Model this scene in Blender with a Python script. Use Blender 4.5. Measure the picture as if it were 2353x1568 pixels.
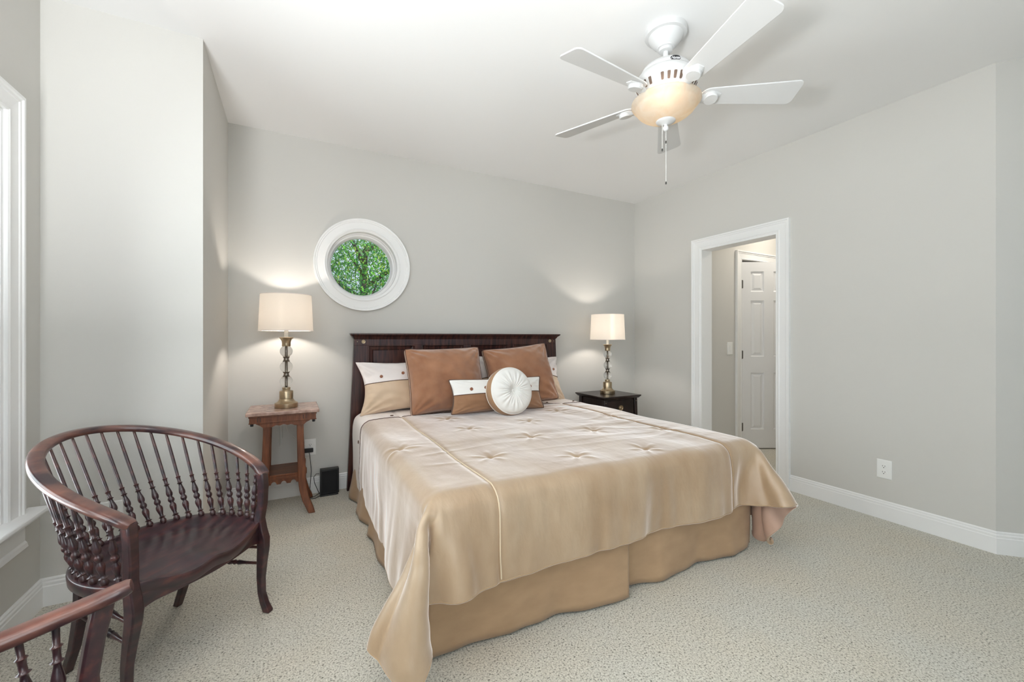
import bpy, bmesh, math, random
import numpy as np
from mathutils import Vector, Matrix, noise

PI = math.pi
S = bpy.context.scene
COL = S.collection
for o in list(bpy.data.objects):
    bpy.data.objects.remove(o)

# ------------------------------------------------------------------ camera, world, light, exposure
FPX = 957.8
cam = bpy.data.cameras.new('camera')
cam.lens = 36.0 * FPX / 2353.0
cam.sensor_width = 36.0
cam.shift_y = -8.0 / 2353.0
cam.clip_start = 0.02
camo = bpy.data.objects.new('camera', cam)
COL.objects.link(camo)
camo.location = (0, 0, 1.205)
camo.rotation_euler = (PI / 2, 0, -math.atan(504.5 / FPX))
S.camera = camo

S.view_settings.view_transform = 'Standard'
S.view_settings.look = 'None'
S.view_settings.gamma = 1.0
S.view_settings.use_curve_mapping = False
S.view_settings.exposure = 0.30
S.cycles.max_bounces = 14
S.cycles.diffuse_bounces = 8
S.cycles.glossy_bounces = 5
S.cycles.transmission_bounces = 10
S.cycles.transparent_max_bounces = 12
S.cycles.sample_clamp_indirect = 6.0
S.cycles.use_denoising = True
S.cycles.caustics_reflective = False
S.cycles.caustics_refractive = False

world = bpy.data.worlds.new('sky')
S.world = world
world.use_nodes = True
bg = world.node_tree.nodes['Background']
bg.inputs[0].default_value = (0.72, 0.84, 1.0, 1)
bg.inputs[1].default_value = 0.8


def light(name, kind, loc, rot, energy, color=(1, 1, 1), size=None, size_y=None, radius=None):
    l = bpy.data.lights.new(name, kind)
    l.energy = energy
    l.color = color
    if kind == 'AREA':
        l.shape = 'RECTANGLE'
        l.size = size
        l.size_y = size_y
    if kind == 'POINT' and radius:
        l.shadow_soft_size = radius
    if kind == 'SUN':
        l.angle = 0.01
    o = bpy.data.objects.new(name, l)
    o.location = loc
    o.rotation_euler = rot
    COL.objects.link(o)
    return o


# sun high on the right of the house, lights the garden tree only
sun = light('sun', 'SUN', (0, 0, 10), (0, 0, 0), 10, (1.0, 0.96, 0.88))
sun.rotation_euler = Vector((0.72, -0.10, 0.69)).to_track_quat('Z', 'Y').to_euler()
# daylight that comes in through the window of the left wall and the windows behind the camera
light('daylight_left_sky', 'AREA', (-2.6, 0.9, 2.6), (0, -PI / 2, 0), 310, (0.92, 0.97, 1.0), 3.2, 7.5)
light('daylight_left_ground', 'AREA', (-2.6, 0.9, -0.2), (0, -math.radians(115), 0), 370, (0.96, 0.98, 1.0), 2.2, 7.5)
light('daylight_rear_window', 'AREA', (-0.15, -1.85, 1.5), (PI / 2, 0, 0), 32, (0.95, 0.98, 1.0), 1.6, 2.0)
# added area light without a lamp, imitates flash bounced off the ceiling
light('flash_bounce_fill', 'AREA', (-0.76, 0.22, 1.22), (PI, 0, 0), 86, (0.955, 0.98, 1.0), 0.4, 0.4)
light('hall_fill_light', 'AREA', (4.6, 2.3, 2.70), (0, 0, 0), 11, (1.0, 0.93, 0.82), 0.35, 0.35)  # added unseen light without a fixture, brightens the hall

# ------------------------------------------------------------------ materials


def mat(name, color, rough=0.6, metal=0.0, spec=0.5, sheen=0.0, coat=0.0, trans=0.0, ior=1.45,
        bump=0.0, bscale=80.0, vary=0.0, vscale=4.0, color2=None, stretch=(1, 1, 1), detail=4.0):
    m = bpy.data.materials.new(name)
    m.use_nodes = True
    nt = m.node_tree
    b = nt.nodes['Principled BSDF']
    b.inputs['Base Color'].default_value = (*color, 1)
    b.inputs['Roughness'].default_value = rough
    b.inputs['Metallic'].default_value = metal
    b.inputs['Specular IOR Level'].default_value = spec
    b.inputs['Sheen Weight'].default_value = sheen
    b.inputs['Coat Weight'].default_value = coat
    b.inputs['Transmission Weight'].default_value = trans
    b.inputs['IOR'].default_value = ior
    tc = nt.nodes.new('ShaderNodeTexCoord')
    mp = nt.nodes.new('ShaderNodeMapping')
    mp.inputs['Scale'].default_value = stretch
    nt.links.new(tc.outputs['Object'], mp.inputs[0])
    if color2 is not None or vary > 0:
        n = nt.nodes.new('ShaderNodeTexNoise')
        n.inputs['Scale'].default_value = vscale
        n.inputs['Detail'].default_value = detail
        nt.links.new(mp.outputs[0], n.inputs['Vector'])
        r = nt.nodes.new('ShaderNodeValToRGB')
        r.color_ramp.elements[0].position = 0.35
        r.color_ramp.elements[1].position = 0.68
        c2 = color2 if color2 is not None else tuple(c * (1 - vary) for c in color)
        r.color_ramp.elements[0].color = (*c2, 1)
        r.color_ramp.elements[1].color = (*color, 1)
        nt.links.new(n.outputs['Fac'], r.inputs[0])
        nt.links.new(r.outputs[0], b.inputs['Base Color'])
    if bump > 0:
        n2 = nt.nodes.new('ShaderNodeTexNoise')
        n2.inputs['Scale'].default_value = bscale
        n2.inputs['Detail'].default_value = 3.0
        nt.links.new(mp.outputs[0], n2.inputs['Vector'])
        bu = nt.nodes.new('ShaderNodeBump')
        bu.inputs['Strength'].default_value = bump
        bu.inputs['Distance'].default_value = 0.002
        nt.links.new(n2.outputs['Fac'], bu.inputs['Height'])
        nt.links.new(bu.outputs[0], b.inputs['Normal'])
    return m


M = {}
M['wall'] = mat('greige_wall_paint', (0.600, 0.588, 0.558), 0.75, spec=0.25, bump=0.06, bscale=260)
M['ceiling'] = mat('white_ceiling_paint', (0.82, 0.82, 0.82), 0.85, spec=0.2, bump=0.05, bscale=200)
M['trim'] = mat('white_gloss_trim', (0.83, 0.83, 0.825), 0.32, spec=0.45)
M['door'] = mat('white_door_paint', (0.78, 0.78, 0.785), 0.38, spec=0.45)
M['fan_white'] = mat('white_fan_enamel', (0.65, 0.65, 0.65), 0.42)
M['plate'] = mat('white_plastic', (0.84, 0.84, 0.82), 0.35)
M['slot'] = mat('dark_slot', (0.03, 0.028, 0.025), 0.7)
M['vent_inside'] = mat('brown_vent_inside', (0.13, 0.09, 0.07), 0.8)
M['black'] = mat('black_plastic', (0.012, 0.012, 0.013), 0.42)
M['black_cloth'] = mat('black_grille_cloth', (0.008, 0.008, 0.009), 0.85, bump=0.4, bscale=500)
M['hinge'] = mat('dark_hinge_metal', (0.16, 0.15, 0.14), 0.4, metal=0.8)
M['brass'] = mat('brushed_antique_brass', (0.50, 0.40, 0.27), 0.30, metal=1.0, color2=(0.42, 0.33, 0.22), vscale=30, stretch=(1, 1, 12))
M['pewter'] = mat('dark_pewter_collar', (0.20, 0.17, 0.14), 0.3, metal=1.0)
M['candle'] = mat('cream_candle_tube', (0.80, 0.74, 0.64), 0.5)
M['headboard'] = mat('dark_mahogany_headboard', (0.075, 0.026, 0.020), 0.27, spec=0.5, color2=(0.026, 0.012, 0.012), vscale=7, stretch=(9, 3, 0.7), detail=6)
M['night'] = mat('espresso_nightstand_wood', (0.026, 0.013, 0.011), 0.28, spec=0.5, color2=(0.012, 0.007, 0.006), vscale=7, stretch=(1, 8, 1))
M['table'] = mat('red_brown_walnut_table', (0.20, 0.068, 0.029), 0.36, color2=(0.105, 0.034, 0.016), vscale=9, stretch=(6, 6, 0.8), detail=6)
M['table_top_wood'] = mat('walnut_shelf', (0.15, 0.062, 0.030), 0.38, color2=(0.085, 0.035, 0.018), vscale=9, stretch=(0.8, 7, 6), detail=6)
M['cord'] = mat('clear_lamp_cord', (0.66, 0.65, 0.61), 0.3)
M['chain'] = mat('white_chain', (0.78, 0.77, 0.74), 0.4)
M['chain_end'] = mat('dark_chain_fob', (0.06, 0.055, 0.05), 0.4)
M['badge'] = mat('black_badge', (0.01, 0.01, 0.012), 0.3)
M['silver'] = mat('silver_lettering', (0.75, 0.75, 0.77), 0.4)
M['skirt'] = mat('tan_bed_skirt_cloth', (0.41, 0.275, 0.165), 0.85, spec=0.2, sheen=0.15, bump=0.25, bscale=420, color2=(0.365, 0.24, 0.143), vscale=9, stretch=(1, 1, 2))
M['mattress'] = mat('white_mattress', (0.75, 0.74, 0.72), 0.9)
M['piping_dark'] = mat('dark_brown_piping', (0.11, 0.060, 0.042), 0.7)
M['piping_light'] = mat('cream_satin_piping', (0.64, 0.52, 0.37), 0.45, sheen=0.2)
M['piping_tan'] = mat('tan_satin_piping', (0.40, 0.275, 0.165), 0.5, sheen=0.2)
M['pill_tan'] = mat('tan_satin_sham', (0.64, 0.50, 0.37), 0.62, spec=0.3, sheen=0.3, bump=0.2, bscale=300, color2=(0.57, 0.43, 0.30), vscale=5)
M['pill_white'] = mat('pale_pink_white_satin', (0.79, 0.74, 0.725), 0.6, spec=0.3, sheen=0.15, bump=0.15, bscale=300)
M['pill_cream'] = mat('cream_white_cloth', (0.86, 0.85, 0.825), 0.65, spec=0.3, sheen=0.1, bump=0.15, bscale=300)
M['pill_brown'] = mat('brown_microsuede', (0.39, 0.195, 0.110), 0.8, spec=0.15, sheen=0.6, bump=0.3, bscale=500, color2=(0.27, 0.125, 0.068), vscale=5.5)
M['pill_brown2'] = mat('taupe_brown_suede', (0.34, 0.185, 0.105), 0.8, spec=0.15, sheen=0.5, bump=0.3, bscale=500, color2=(0.26, 0.14, 0.075), vscale=6)
M['gusset'] = mat('pale_peach_satin', (0.70, 0.50, 0.38), 0.6, sheen=0.2)
M['gusset_tan'] = mat('tan_suede_band', (0.44, 0.27, 0.15), 0.75, sheen=0.25, color2=(0.36, 0.21, 0.115), vscale=6)
M['button'] = mat('copper_brown_button', (0.26, 0.10, 0.05), 0.35, spec=0.6)
M['leaf_dark'] = None
M['marble'] = mat('pink_brown_marble', (0.52, 0.36, 0.30), 0.22, color2=(0.30, 0.19, 0.155), vscale=26, detail=9)


def glassy(name, tint=(1, 1, 1), fac=0.08):
    m = bpy.data.materials.new(name)
    m.use_nodes = True
    nt = m.node_tree
    nt.nodes.clear()
    out = nt.nodes.new('ShaderNodeOutputMaterial')
    mx = nt.nodes.new('ShaderNodeMixShader')
    t = nt.nodes.new('ShaderNodeBsdfTransparent')
    g = nt.nodes.new('ShaderNodeBsdfGlossy')
    fr = nt.nodes.new('ShaderNodeFresnel')
    fr.inputs[0].default_value = 1.35
    t.inputs[0].default_value = (*tint, 1)
    g.inputs['Roughness'].default_value = 0.02
    nt.links.new(fr.outputs[0], mx.inputs[0])
    nt.links.new(t.outputs[0], mx.inputs[1])
    nt.links.new(g.outputs[0], mx.inputs[2])
    nt.links.new(mx.outputs[0], out.inputs[0])
    return m


M['pane'] = glassy('window_glass', (0.97, 0.99, 0.98))
M['crystal'] = mat('clear_crystal', (0.97, 0.97, 0.96), 0.01, trans=1.0, ior=1.38)


def shade_mat(name, color, glow, mixf=0.55, noise_amt=0.0):
    m = bpy.data.materials.new(name)
    m.use_nodes = True
    nt = m.node_tree
    nt.nodes.clear()
    out = nt.nodes.new('ShaderNodeOutputMaterial')
    mx = nt.nodes.new('ShaderNodeMixShader')
    d = nt.nodes.new('ShaderNodeBsdfDiffuse')
    t = nt.nodes.new('ShaderNodeBsdfTranslucent')
    d.inputs[0].default_value = (*color, 1)
    t.inputs[0].default_value = (*glow, 1)
    mx.inputs[0].default_value = mixf
    if noise_amt > 0:
        tc = nt.nodes.new('ShaderNodeTexCoord')
        n = nt.nodes.new('ShaderNodeTexNoise')
        n.inputs['Scale'].default_value = 14
        n.inputs['Detail'].default_value = 6
        n.inputs['Distortion'].default_value = 1.2
        r = nt.nodes.new('ShaderNodeValToRGB')
        r.color_ramp.elements[0].position = 0.3
        r.color_ramp.elements[1].position = 0.7
        r.color_ramp.elements[0].color = (*[c * (1 - noise_amt * k) for c, k in zip(glow, (0.5, 1.0, 1.7))], 1)
        r.color_ramp.elements[1].color = (*glow, 1)
        nt.links.new(tc.outputs['Object'], n.inputs['Vector'])
        nt.links.new(n.outputs['Fac'], r.inputs[0])
        nt.links.new(r.outputs[0], t.inputs[0])
    nt.links.new(d.outputs[0], mx.inputs[1])
    nt.links.new(t.outputs[0], mx.inputs[2])
    nt.links.new(mx.outputs[0], out.inputs[0])
    return m


M['shade'] = shade_mat('linen_lamp_shade', (0.93, 0.92, 0.90), (0.96, 0.92, 0.87), 0.80)
M['bowl'] = shade_mat('marbled_glass_bowl', (0.84, 0.81, 0.76), (0.68, 0.64, 0.56), 0.60, 0.25)


def carpet_mat():
    m = bpy.data.materials.new('cut_pile_carpet')
    m.use_nodes = True
    nt = m.node_tree
    b = nt.nodes['Principled BSDF']
    b.inputs['Roughness'].default_value = 0.95
    b.inputs['Specular IOR Level'].default_value = 0.1
    b.inputs['Sheen Weight'].default_value = 0.15
    tc = nt.nodes.new('ShaderNodeTexCoord')
    n = nt.nodes.new('ShaderNodeTexNoise')
    n.inputs['Scale'].default_value = 145
    n.inputs['Detail'].default_value = 3.5
    n.inputs['Roughness'].default_value = 0.65
    n.inputs['Distortion'].default_value = 0.35
    nt.links.new(tc.outputs['Object'], n.inputs['Vector'])
    n3 = nt.nodes.new('ShaderNodeTexNoise')
    n3.inputs['Scale'].default_value = 2.2
    n3.inputs['Detail'].default_value = 3
    nt.links.new(tc.outputs['Object'], n3.inputs['Vector'])
    r = nt.nodes.new('ShaderNodeValToRGB')
    e = r.color_ramp.elements
    e[0].position = 0.33
    e[0].color = (0.13, 0.120, 0.095, 1)
    e[1].position = 0.62
    e[1].color = (0.74, 0.715, 0.64, 1)
    k = e.new(0.455)
    k.color = (0.56, 0.535, 0.465, 1)
    nt.links.new(n.outputs['Fac'], r.inputs[0])
    r2 = nt.nodes.new('ShaderNodeValToRGB')
    r2.color_ramp.elements[0].position = 0.35
    r2.color_ramp.elements[1].position = 0.7
    r2.color_ramp.elements[0].color = (0.97, 0.98, 0.985, 1)
    r2.color_ramp.elements[1].color = (1.0, 0.965, 0.915, 1)
    nt.links.new(n3.outputs['Fac'], r2.inputs[0])
    mm = nt.nodes.new('ShaderNodeMix')
    mm.data_type = 'RGBA'
    mm.blend_type = 'MULTIPLY'
    mm.inputs[0].default_value = 1.0
    nt.links.new(r.outputs[0], mm.inputs[6])
    nt.links.new(r2.outputs[0], mm.inputs[7])
    nt.links.new(mm.outputs[2], b.inputs['Base Color'])
    bu = nt.nodes.new('ShaderNodeBump')
    bu.inputs['Strength'].default_value = 0.9
    bu.inputs['Distance'].default_value = 0.006
    nt.links.new(n.outputs['Fac'], bu.inputs['Height'])
    nt.links.new(bu.outputs[0], b.inputs['Normal'])
    return m


M['carpet'] = carpet_mat()


def chair_mat():
    m = bpy.data.materials.new('worn_dark_mahogany')
    m.use_nodes = True
    nt = m.node_tree
    b = nt.nodes['Principled BSDF']
    b.inputs['Roughness'].default_value = 0.30
    b.inputs['Specular IOR Level'].default_value = 0.55
    b.inputs['Coat Weight'].default_value = 0.25
    b.inputs['Coat Roughness'].default_value = 0.18
    tc = nt.nodes.new('ShaderNodeTexCoord')
    mp = nt.nodes.new('ShaderNodeMapping')
    mp.inputs['Scale'].default_value = (2.2, 7, 7)
    mp.inputs['Location'].default_value = (3.7, 1.3, 5.1)
    nt.links.new(tc.outputs['Object'], mp.inputs[0])
    n = nt.nodes.new('ShaderNodeTexNoise')
    n.inputs['Scale'].default_value = 5
    n.inputs['Detail'].default_value = 7
    nt.links.new(mp.outputs[0], n.inputs['Vector'])
    r = nt.nodes.new('ShaderNodeValToRGB')
    e = r.color_ramp.elements
    e[0].position = 0.36
    e[0].color = (0.018, 0.009, 0.013, 1)
    e[1].position = 0.74
    e[1].color = (0.100, 0.031, 0.027, 1)
    k = e.new(0.55)
    k.color = (0.040, 0.015, 0.019, 1)
    nt.links.new(n.outputs['Fac'], r.inputs[0])
    # worn, lighter wood along rubbed edges
    g = nt.nodes.new('ShaderNodeNewGeometry')
    rp = nt.nodes.new('ShaderNodeValToRGB')
    rp.color_ramp.elements[0].position = 0.55
    rp.color_ramp.elements[1].position = 0.66
    nt.links.new(g.outputs['Pointiness'], rp.inputs[0])
    n2 = nt.nodes.new('ShaderNodeTexNoise')
    n2.inputs['Scale'].default_value = 16
    nt.links.new(tc.outputs['Object'], n2.inputs['Vector'])
    mu = nt.nodes.new('ShaderNodeMath')
    mu.operation = 'MULTIPLY'
    nt.links.new(rp.outputs[0], mu.inputs[0])
    nt.links.new(n2.outputs['Fac'], mu.inputs[1])
    mx = nt.nodes.new('ShaderNodeMix')
    mx.data_type = 'RGBA'
    nt.links.new(mu.outputs[0], mx.inputs[0])
    nt.links.new(r.outputs[0], mx.inputs[6])
    mx.inputs[7].default_value = (0.36, 0.15, 0.075, 1)
    nt.links.new(mx.outputs[2], b.inputs['Base Color'])
    return m


M['chair'] = chair_mat()
M['arm_wood'] = mat('rubbed_arm_wood', (0.200, 0.082, 0.058), 0.28, spec=0.6, coat=0.35, color2=(0.032, 0.014, 0.018), vscale=5.5, stretch=(1.6, 1.6, 5), detail=7)


def comforter_mat():
    m = mat('tan_satin_comforter', (0.62, 0.465, 0.315), 0.42, spec=0.6, sheen=1.0, coat=0.6, bump=0.0)
    m.node_tree.nodes['Principled BSDF'].inputs['Coat Roughness'].default_value = 0.45
    m.node_tree.nodes['Principled BSDF'].inputs['Sheen Roughness'].default_value = 0.35
    m.node_tree.nodes['Principled BSDF'].inputs['Sheen Tint'].default_value = (1.0, 0.97, 0.98, 1)
    nt = m.node_tree
    b = nt.nodes['Principled BSDF']
    tc = nt.nodes.new('ShaderNodeTexCoord')
    n = nt.nodes.new('ShaderNodeTexNoise')
    n.inputs['Scale'].default_value = 3.0
    n.inputs['Detail'].default_value = 5
    mp = nt.nodes.new('ShaderNodeMapping')
    mp.inputs['Scale'].default_value = (2.4, 1.0, 1.0)
    nt.links.new(tc.outputs['Object'], mp.inputs[0])
    nt.links.new(mp.outputs[0], n.inputs['Vector'])
    r = nt.nodes.new('ShaderNodeValToRGB')
    r.color_ramp.elements[0].position = 0.34
    r.color_ramp.elements[1].position = 0.70
    r.color_ramp.elements[0].color = (0.34, 0.225, 0.130, 1)
    r.color_ramp.elements[1].color = (0.44, 0.325, 0.215, 1)
    nt.links.new(n.outputs['Fac'], r.inputs[0])
    nt.links.new(r.outputs[0], b.inputs['Base Color'])
    # slub weave and soft creases
    w = nt.nodes.new('ShaderNodeTexNoise')
    w.inputs['Scale'].default_value = 34
    w.inputs['Detail'].default_value = 6
    w.inputs['Roughness'].default_value = 0.6
    nt.links.new(mp.outputs[0], w.inputs['Vector'])
    n2 = nt.nodes.new('ShaderNodeTexNoise')
    n2.inputs['Scale'].default_value = 8
    n2.inputs['Detail'].default_value = 5
    n2.inputs['Distortion'].default_value = 0.25
    nt.links.new(mp.outputs[0], n2.inputs['Vector'])
    b1 = nt.nodes.new('ShaderNodeBump')
    b1.inputs['Strength'].default_value = 0.22
    b1.inputs['Distance'].default_value = 0.02
    nt.links.new(n2.outputs['Fac'], b1.inputs['Height'])
    b2 = nt.nodes.new('ShaderNodeBump')
    b2.inputs['Strength'].default_value = 0.14
    b2.inputs['Distance'].default_value = 0.002
    nt.links.new(w.outputs['Fac'], b2.inputs['Height'])
    nt.links.new(b1.outputs[0], b2.inputs['Normal'])
    nt.links.new(b2.outputs[0], b.inputs['Normal'])
    # satin bloom : a second sheen layer on top of the cloth
    sh = nt.nodes.new('ShaderNodeBsdfSheen')
    sh.inputs['Color'].default_value = (0.62, 0.60, 0.62, 1)
    sh.inputs['Roughness'].default_value = 0.32
    nt.links.new(b2.outputs[0], sh.inputs['Normal'])
    ad = nt.nodes.new('ShaderNodeAddShader')
    nt.links.new(b.outputs[0], ad.inputs[0])
    nt.links.new(sh.outputs[0], ad.inputs[1])
    nt.links.new(ad.outputs[0], nt.nodes['Material Output'].inputs[0])
    return m


M['comforter'] = comforter_mat()
M['comforter_white'] = mat('pale_satin_border', (0.80, 0.75, 0.725), 0.55, spec=0.35, sheen=0.2, bump=0.2, bscale=60, stretch=(1, 1, 1))
M['comforter_under'] = mat('rose_tan_lining', (0.44, 0.29, 0.22), 0.75, sheen=0.1)

# ------------------------------------------------------------------ mesh helpers


class MB:
    def __init__(self):
        self.v = []
        self.f = []
        self.mi = []
        self.uv = None

    def add(self, verts, faces, mi=0, T=None):
        n = len(self.v)
        for p in verts:
            p = Vector(p)
            if T is not None:
                p = T @ p
            self.v.append(tuple(p))
        for f in faces:
            self.f.append(tuple(n + i for i in f))
            self.mi.append(mi)

    def box(self, x0, x1, y0, y1, z0, z1, mi=0, T=None):
        v = [(x, y, z) for z in (z0, z1) for y in (y0, y1) for x in (x0, x1)]
        f = [(0, 2, 3, 1), (4, 5, 7, 6), (0, 1, 5, 4), (2, 6, 7, 3), (0, 4, 6, 2), (1, 3, 7, 5)]
        self.add(v, f, mi, T)

    def lathe(self, prof, seg=40, mi=0, T=None, cap=True):
        v = []
        f = []
        n = len(prof)
        for k in range(seg):
            a = 2 * PI * k / seg
            for (r, z) in prof:
                v.append((r * math.cos(a), r * math.sin(a), z))
        for k in range(seg):
            k2 = (k + 1) % seg
            for i in range(n - 1):
                f.append((k * n + i, k2 * n + i, k2 * n + i + 1, k * n + i + 1))
        if cap:
            if prof[0][0] > 1e-4:
                f.append(tuple(k * n for k in reversed(range(seg))))
            if prof[-1][0] > 1e-4:
                f.append(tuple(k * n + n - 1 for k in range(seg)))
        self.add(v, f, mi, T)

    def tube(self, pts, rad, seg=10, mi=0, closed=False, T=None):
        pts = [Vector(p) for p in pts]
        n = len(pts)
        if not hasattr(rad, '__len__'):
            rad = [rad] * n
        rings = []
        up = None
        for i, p in enumerate(pts):
            a = pts[i - 1] if (i > 0 or closed) else pts[i]
            b = pts[(i + 1) % n] if (i < n - 1 or closed) else pts[i]
            t = (b - a).normalized()
            if up is None:
                up = Vector((0, 0, 1)) if abs(t.z) < 0.9 else Vector((1, 0, 0))
            u = (up - t * up.dot(t))
            if u.length < 1e-6:
                u = Vector((0, 1, 0))
            u.normalize()
            up = u
            w = t.cross(u)
            rings.append([tuple(p + (u * math.cos(2 * PI * k / seg) + w * math.sin(2 * PI * k / seg)) * rad[i]) for k in range(seg)])
        v = [q for r in rings for q in r]
        f = []
        m = n if closed else n - 1
        for i in range(m):
            j = (i + 1) % n
            for k in range(seg):
                k2 = (k + 1) % seg
                f.append((i * seg + k, i * seg + k2, j * seg + k2, j * seg + k))
        if not closed:
            f.append(tuple(reversed(range(seg))))
            f.append(tuple((n - 1) * seg + k for k in range(seg)))
        self.add(v, f, mi, T)

    def loft(self, rings, mi=0, cap=True, closed=True, T=None):
        n = len(rings[0])
        v = [q for r in rings for q in r]
        f = []
        for i in range(len(rings) - 1):
            for k in range(n if closed else n - 1):
                k2 = (k + 1) % n
                f.append((i * n + k, i * n + k2, (i + 1) * n + k2, (i + 1) * n + k))
        if cap and closed:
            f.append(tuple(reversed(range(n))))
            f.append(tuple((len(rings) - 1) * n + k for k in range(n)))
        self.add(v, f, mi, T)

    def prism(self, poly, h0, h1, axis='z', mi=0, T=None):
        def P(a, b, h):
            return {'z': (a, b, h), 'y': (a, h, b), 'x': (h, a, b)}[axis]
        n = len(poly)
        v = [P(a, b, h0) for a, b in poly] + [P(a, b, h1) for a, b in poly]
        f = [tuple(reversed(range(n))), tuple(range(n, 2 * n))]
        for i in range(n):
            j = (i + 1) % n
            f.append((i, j, n + j, n + i))
        self.add(v, f, mi, T)

    def build(self, name, mats, parent=None, smooth=False, bevel=0, seg=2, sub=0, angle=35, loc=None, rot=None):
        me = bpy.data.meshes.new(name)
        me.from_pydata(self.v, [], self.f)
        if not isinstance(mats, (list, tuple)):
            mats = [mats]
        for m in mats:
            me.materials.append(m)
        for p, i in zip(me.polygons, self.mi):
            p.material_index = i
        bm = bmesh.new()
        bm.from_mesh(me)
        bmesh.ops.recalc_face_normals(bm, faces=bm.faces)
        bm.to_mesh(me)
        bm.free()
        if smooth:
            me.shade_smooth()
            if angle < 180:
                me.set_sharp_from_angle(angle=math.radians(angle))
        o = bpy.data.objects.new(name, me)
        COL.objects.link(o)
        if parent is not None:
            o.parent = parent
        if loc is not None:
            o.location = loc
        if rot is not None:
            o.rotation_euler = rot
        if bevel > 0:
            b = o.modifiers.new('bevel', 'BEVEL')
            b.width = bevel
            b.segments = seg
            b.limit_method = 'ANGLE'
            b.angle_limit = math.radians(40)
            b.harden_normals = False
            if smooth is False:
                me.shade_smooth()
                me.set_sharp_from_angle(angle=math.radians(50))
        if sub:
            s = o.modifiers.new('sub', 'SUBSURF')
            s.levels = s.render_levels = sub
        return o


def thing(name, label, cat, loc=(0, 0, 0), rotz=0.0, group=None, rot=None):
    o = bpy.data.objects.new(name, None)
    o.empty_display_size = 0.1
    COL.objects.link(o)
    o.location = loc
    o.rotation_euler = rot if rot is not None else (0, 0, rotz)
    o['label'] = label
    o['category'] = cat
    if group:
        o['group'] = group
    return o


def tag(o, label, cat, group=None):
    o['label'] = label
    o['category'] = cat
    if group:
        o['group'] = group
    return o


def struct(o):
    o['kind'] = 'structure'
    return o


def copy_tree(o, parent=None):
    c = o.copy()
    COL.objects.link(c)
    c.parent = parent
    for ch in list(o.children):
        copy_tree(ch, c)
    return c


def casing(mb, a0, a1, z0, z1, prof, plane, flip=1, bottom=False):
    """moulding swept round an opening; prof = [(offset outward, height off the wall)]; plane(a, h, z) -> xyz"""
    def corners(d):
        c = [(a0 - d, z0 - (d if bottom else 0)), (a0 - d, z1 + d), (a1 + d, z1 + d), (a1 + d, z0 - (d if bottom else 0))]
        return c
    v = []
    for d, h in prof:
        for a, z in corners(d):
            v.append(plane(a, h, z))
    f = []
    n = len(prof)
    for i in range(n):
        j = (i + 1) % n
        for k in range(4 if bottom else 3):
            k2 = (k + 1) % 4
            f.append((i * 4 + k, i * 4 + k2, j * 4 + k2, j * 4 + k))
    if not bottom:
        f.append(tuple(i * 4 for i in range(n)))
        f.append(tuple(i * 4 + 3 for i in reversed(range(n))))
    mb.add(v, f)


CASE = [(0, 0), (0, 0.012), (0.008, 0.016), (0.014, 0.012), (0.062, 0.016), (0.066, 0.020), (0.076, 0.020), (0.080, 0.026), (0.092, 0.026), (0.092, 0)]
BASE = [(0, 0), (0.014, 0), (0.014, 0.088), (0.011, 0.092), (0.012, 0.104), (0.008, 0.110), (0.009, 0.118), (0.004, 0.124), (0, 0.124)]


def baseboard(name, pts, closed=False):
    """pts in plan, the wall on the left-hand side of travel; moulding grows to the right, mitred"""
    P = [Vector((p[0], p[1])) for p in pts]
    rings = []
    for i, p in enumerate(P):
        d0 = (P[i] - P[i - 1]).normalized() if i > 0 else None
        d1 = (P[i + 1] - P[i]).normalized() if i < len(P) - 1 else None
        n0 = Vector((d0.y, -d0.x)) if d0 else None
        n1 = Vector((d1.y, -d1.x)) if d1 else None
        if n0 is None:
            n = n1
        elif n1 is None:
            n = n0
        else:
            n = (n0 + n1) / (1 + n0.dot(n1))
        rings.append([(p.x + n.x * d, p.y + n.y * d, z) for d, z in BASE])
    mb = MB()
    mb.loft(rings)
    return struct(mb.build(name, M['trim']))

# ------------------------------------------------------------------ room shell
XL, XR, YB, H = -1.0, 3.475, 3.577, 2.74
BX, BY = -0.407, 2.637
YR = -1.5
XA = 4.3
mb = MB()
mb.box(-1.3, 5.6, -3.4, 3.8, -0.12, 0.0)
struct(mb.build('floor', M['carpet']))
mb = MB()
mb.box(-1.3, 5.6, -3.4, 3.8, H, H + 0.12)
struct(mb.build('ceiling', M['ceiling']))

WY0, WY1, WZ0, WZ1 = 0.85, 2.369, 0.475, 2.10


def wall_with_hole(name, axis, c0, c1, a0, a1, holes):
    """wall slab between c0 and c1 across its thickness, a0..a1 along; one hole (b0,b1,z0,z1)"""
    mb = MB()
    def bx(p, q, z0, z1):
        if q - p < 1e-4 or z1 - z0 < 1e-4:
            return
        if axis == 'x':
            mb.box(c0, c1, p, q, z0, z1)
        else:
            mb.box(p, q, c0, c1, z0, z1)
    b0, b1, z0, z1 = holes
    bx(a0, b0, 0, H)
    bx(b1, a1, 0, H)
    bx(b0, b1, 0, z0)
    bx(b0, b1, z1, H)
    return struct(mb.build(name, M['wall']))


wall_with_hole('wall_left', 'x', XL - 0.14, XL, 0.45, YB + 0.14, (WY0, WY1, WZ0, WZ1))
wall_with_hole('wall_left_near', 'x', XL - 0.14, XL, YR - 0.14, 0.45, (-1.25, 0.15, WZ0, WZ1))
mb = MB()
mb.box(XL, BX, BY, YB + 0.14, 0, H)
struct(mb.build('wall_corner', M['wall']))
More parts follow.
